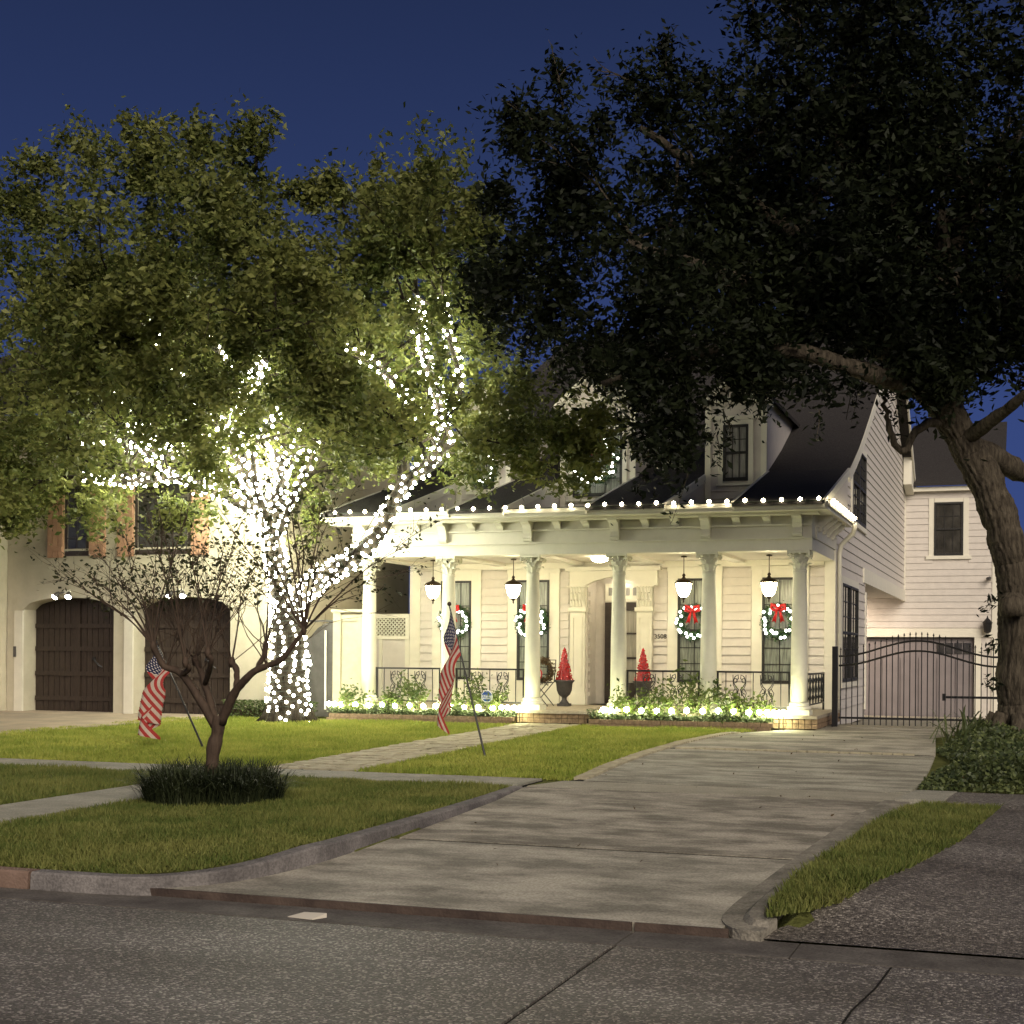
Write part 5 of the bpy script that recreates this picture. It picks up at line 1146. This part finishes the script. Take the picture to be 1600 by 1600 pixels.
# ------------------------------------------------------------------ low planting
def blades(name, C, length, width, mat, parent=None, arch=.6):
    n = len(C); a = RNG.uniform(0, 6.283, n); d = np.stack([np.cos(a), np.sin(a), np.zeros(n)], 1); s_ = np.stack([-np.sin(a), np.cos(a), np.zeros(n)], 1)
    Ln = length*RNG.uniform(.6, 1.25, n)[:, None]; ar = arch*RNG.uniform(.3, 1.3, n)[:, None]; up_ = np.array([0, 0, 1.])
    V = np.empty((n, 7, 3)); w_ = width*.5
    for k, (f_, ww) in enumerate(((0, 1), (.45, .9), (.8, .6))):
        c_ = C+d*Ln*ar*f_**1.6+up_*Ln*(f_-.45*f_**2.4*np.minimum(1.2, ar)); V[:, 2*k] = c_-s_*w_*ww; V[:, 2*k+1] = c_+s_*w_*ww
    V[:, 6] = C+d*Ln*ar*1.15+up_*Ln*(1-.55*np.minimum(1.2, ar))
    F = np.concatenate([np.stack([np.arange(n)*7+i for i in q], 1) for q in ((0, 1, 3, 2), (2, 3, 5, 4))]); F3 = np.stack([np.arange(n)*7+i for i in (4, 5, 6, 6)], 1)
    me = bpy.data.meshes.new(name); me.from_pydata(V.reshape(-1, 3).tolist(), [], F.tolist()+F3[:, :3].tolist()); me.materials.append(mat); me.update()
    return link(name, me, parent)
o = empty('mondo_grass', (mx_, my_, .2), 'dark clump of strappy grass ringing the small tree trunk', 'plant')
n = 4200; t = RNG.uniform(0, 6.283, n); rr = .55*np.sqrt(RNG.uniform(.03, 1, n))*(1+.10*np.sin(3*t+1)+.07*np.sin(7*t)); C = np.stack([mx_+.05+np.cos(t)*rr*1.05, my_-.05+np.sin(t)*rr*1.1, np.full(n, .19)], 1)
blades('blades', C, .42, .012, M['mondo'], o, .85)
# ground cover below the oak
o = empty('ground_cover', (-.4, 19, .3), 'bushy green ground cover bed at the foot of the oak', 'plants'); o['kind'] = 'stuff'
n = 42000; x = RNG.uniform(-1.5, 1.6, n); y = RNG.uniform(15.2, 24.2, n); k = x > (-.86-.14*np.sin(y*1.3)-.02*(y-15)); x, y = x[k], y[k]
hh = .30*np.clip((x+1.1)*1.6, .12, 1)*(.6+.4*np.sin(x*4+y*2.1)*np.sin(y*1.7)+.35); hh *= np.clip((y-15.1)*1.5, .25, 1)
C = np.stack([x, y, np.array([yard_z(q) for q in y])+hh*RNG.uniform(.15, 1, len(x))], 1)
sel = RNG.random(len(x)) < .28*np.clip(1.3-(x+1.1), .1, 1); leaves('foliage', C[~sel], .062, M['groundleaf'], o, .55); leaves('pale_foliage', C[sel], .055, M['paleleaf'], o, .6)
n = 46; x = RNG.normal(-.85, .18, n); y = RNG.normal(21.8, .5, n); blades('blades', np.stack([x, y, np.full(n, .32)], 1), .62, .035, M['groundleaf'], o, .85)
# flower beds along the porch: soil, brick edging, low ground cover and shrubs
def bed(x0, x1, label, seed):
    o = empty('flower_bed', ((x0+x1)/2, 24.0, .35), label, 'flower bed')
    MB().box(x0, x1, 23.92, 24.24, .2, .47).build('soil', M['soil'], o)
    x = x0
    while x < x1-.05:
        for lay in range(2):
            link('brick', brk, o, (x+.105+(lay*.05), 23.88+random.uniform(-.006, .006), .355+lay*.075), (.20, .09, .068), (0, 0, random.uniform(-.02, .02)))
        x += .212
    n = int((x1-x0)*900); xx = RNG.uniform(x0, x1, n); C = np.stack([xx, RNG.uniform(23.86, 24.2, n), .46+RNG.uniform(0, .13, n)*(1+.4*np.sin(xx*5))], 1)
    leaves('ground_foliage', C, .055, M['paleleaf'], o, .5)
    return o
bed(-12.1, -8.5, 'brick-edged flower bed of pale foliage in front of the iron-chair bay', 1); bed(-7.12, -3.95, 'brick-edged flower bed of pale foliage nearest the driveway', 2)
def shrub(u, Y, h, w_, label, n=420):
    p = at(u, 1080, Y); o = empty('shrub', (p.x, Y, .45), label, 'shrub', 'shrubs along the porch'); mb = MB(); tp = []
    for k in range(6): twigs(mb, (p.x, Y, .45), Vector((random.gauss(0, .4)*w_*2, random.gauss(0, .25), 1)), h*random.uniform(.5, .9), .008, 1, tp, .5, 4)
    mb.build('stems', M['crape'], o)
    T_ = np.array([tuple(a) for a, b in tp]); C = T_[RNG.integers(0, len(T_), n)]+RNG.normal(0, .07, (n, 3)); C[:, 1] = np.minimum(C[:, 1], 24.4+RNG.normal(0, .02, n)); leaves('leaves', C, .075, M['shrub'], o, .5)
for u, h, w_, lab in ((545, .42, .5, 'low shrub at the end column by the cream fence'), (610, .55, .5, 'leafy shrub against the first bay of iron railing'), (655, .75, .6, 'tall leafy shrub left of the drooping flag'), (730, .75, .6, 'tall leafy shrub right of the drooping flag'), (765, .55, .4, 'leafy shrub behind the blue yard sign'), (985, .55, .6, 'bright leafy shrub at the column by the front steps'), (1030, .55, .6, 'leafy shrub below the house number'), (1065, .6, .5, 'leafy shrub under the red-bowed wreath window'), (1100, .9, .4, 'tallest shrub hiding the foot of a porch column'), (1145, .65, .5, 'leafy shrub before the last bay of railing'), (1185, .5, .5, 'low leafy shrub near the porch corner column')):
    shrub(u, 24.12, h*.8, w_, lab)
# low hedge at the neighbour's side
o = empty('low_hedge', (-13.6, 23.7, .33), 'low clipped hedge behind the light-wrapped trunk', 'hedge')
MB().box(-14.15, -12.4, 23.75, 23.95, .33, .50).build('stems', M['soil'], o); n = 2600; leaves('leaves', np.stack([RNG.uniform(-14.2, -12.35, n), RNG.uniform(23.65, 24.0, n), RNG.uniform(.35, .68, n)], 1), .05, M['hedge'], o, .55)
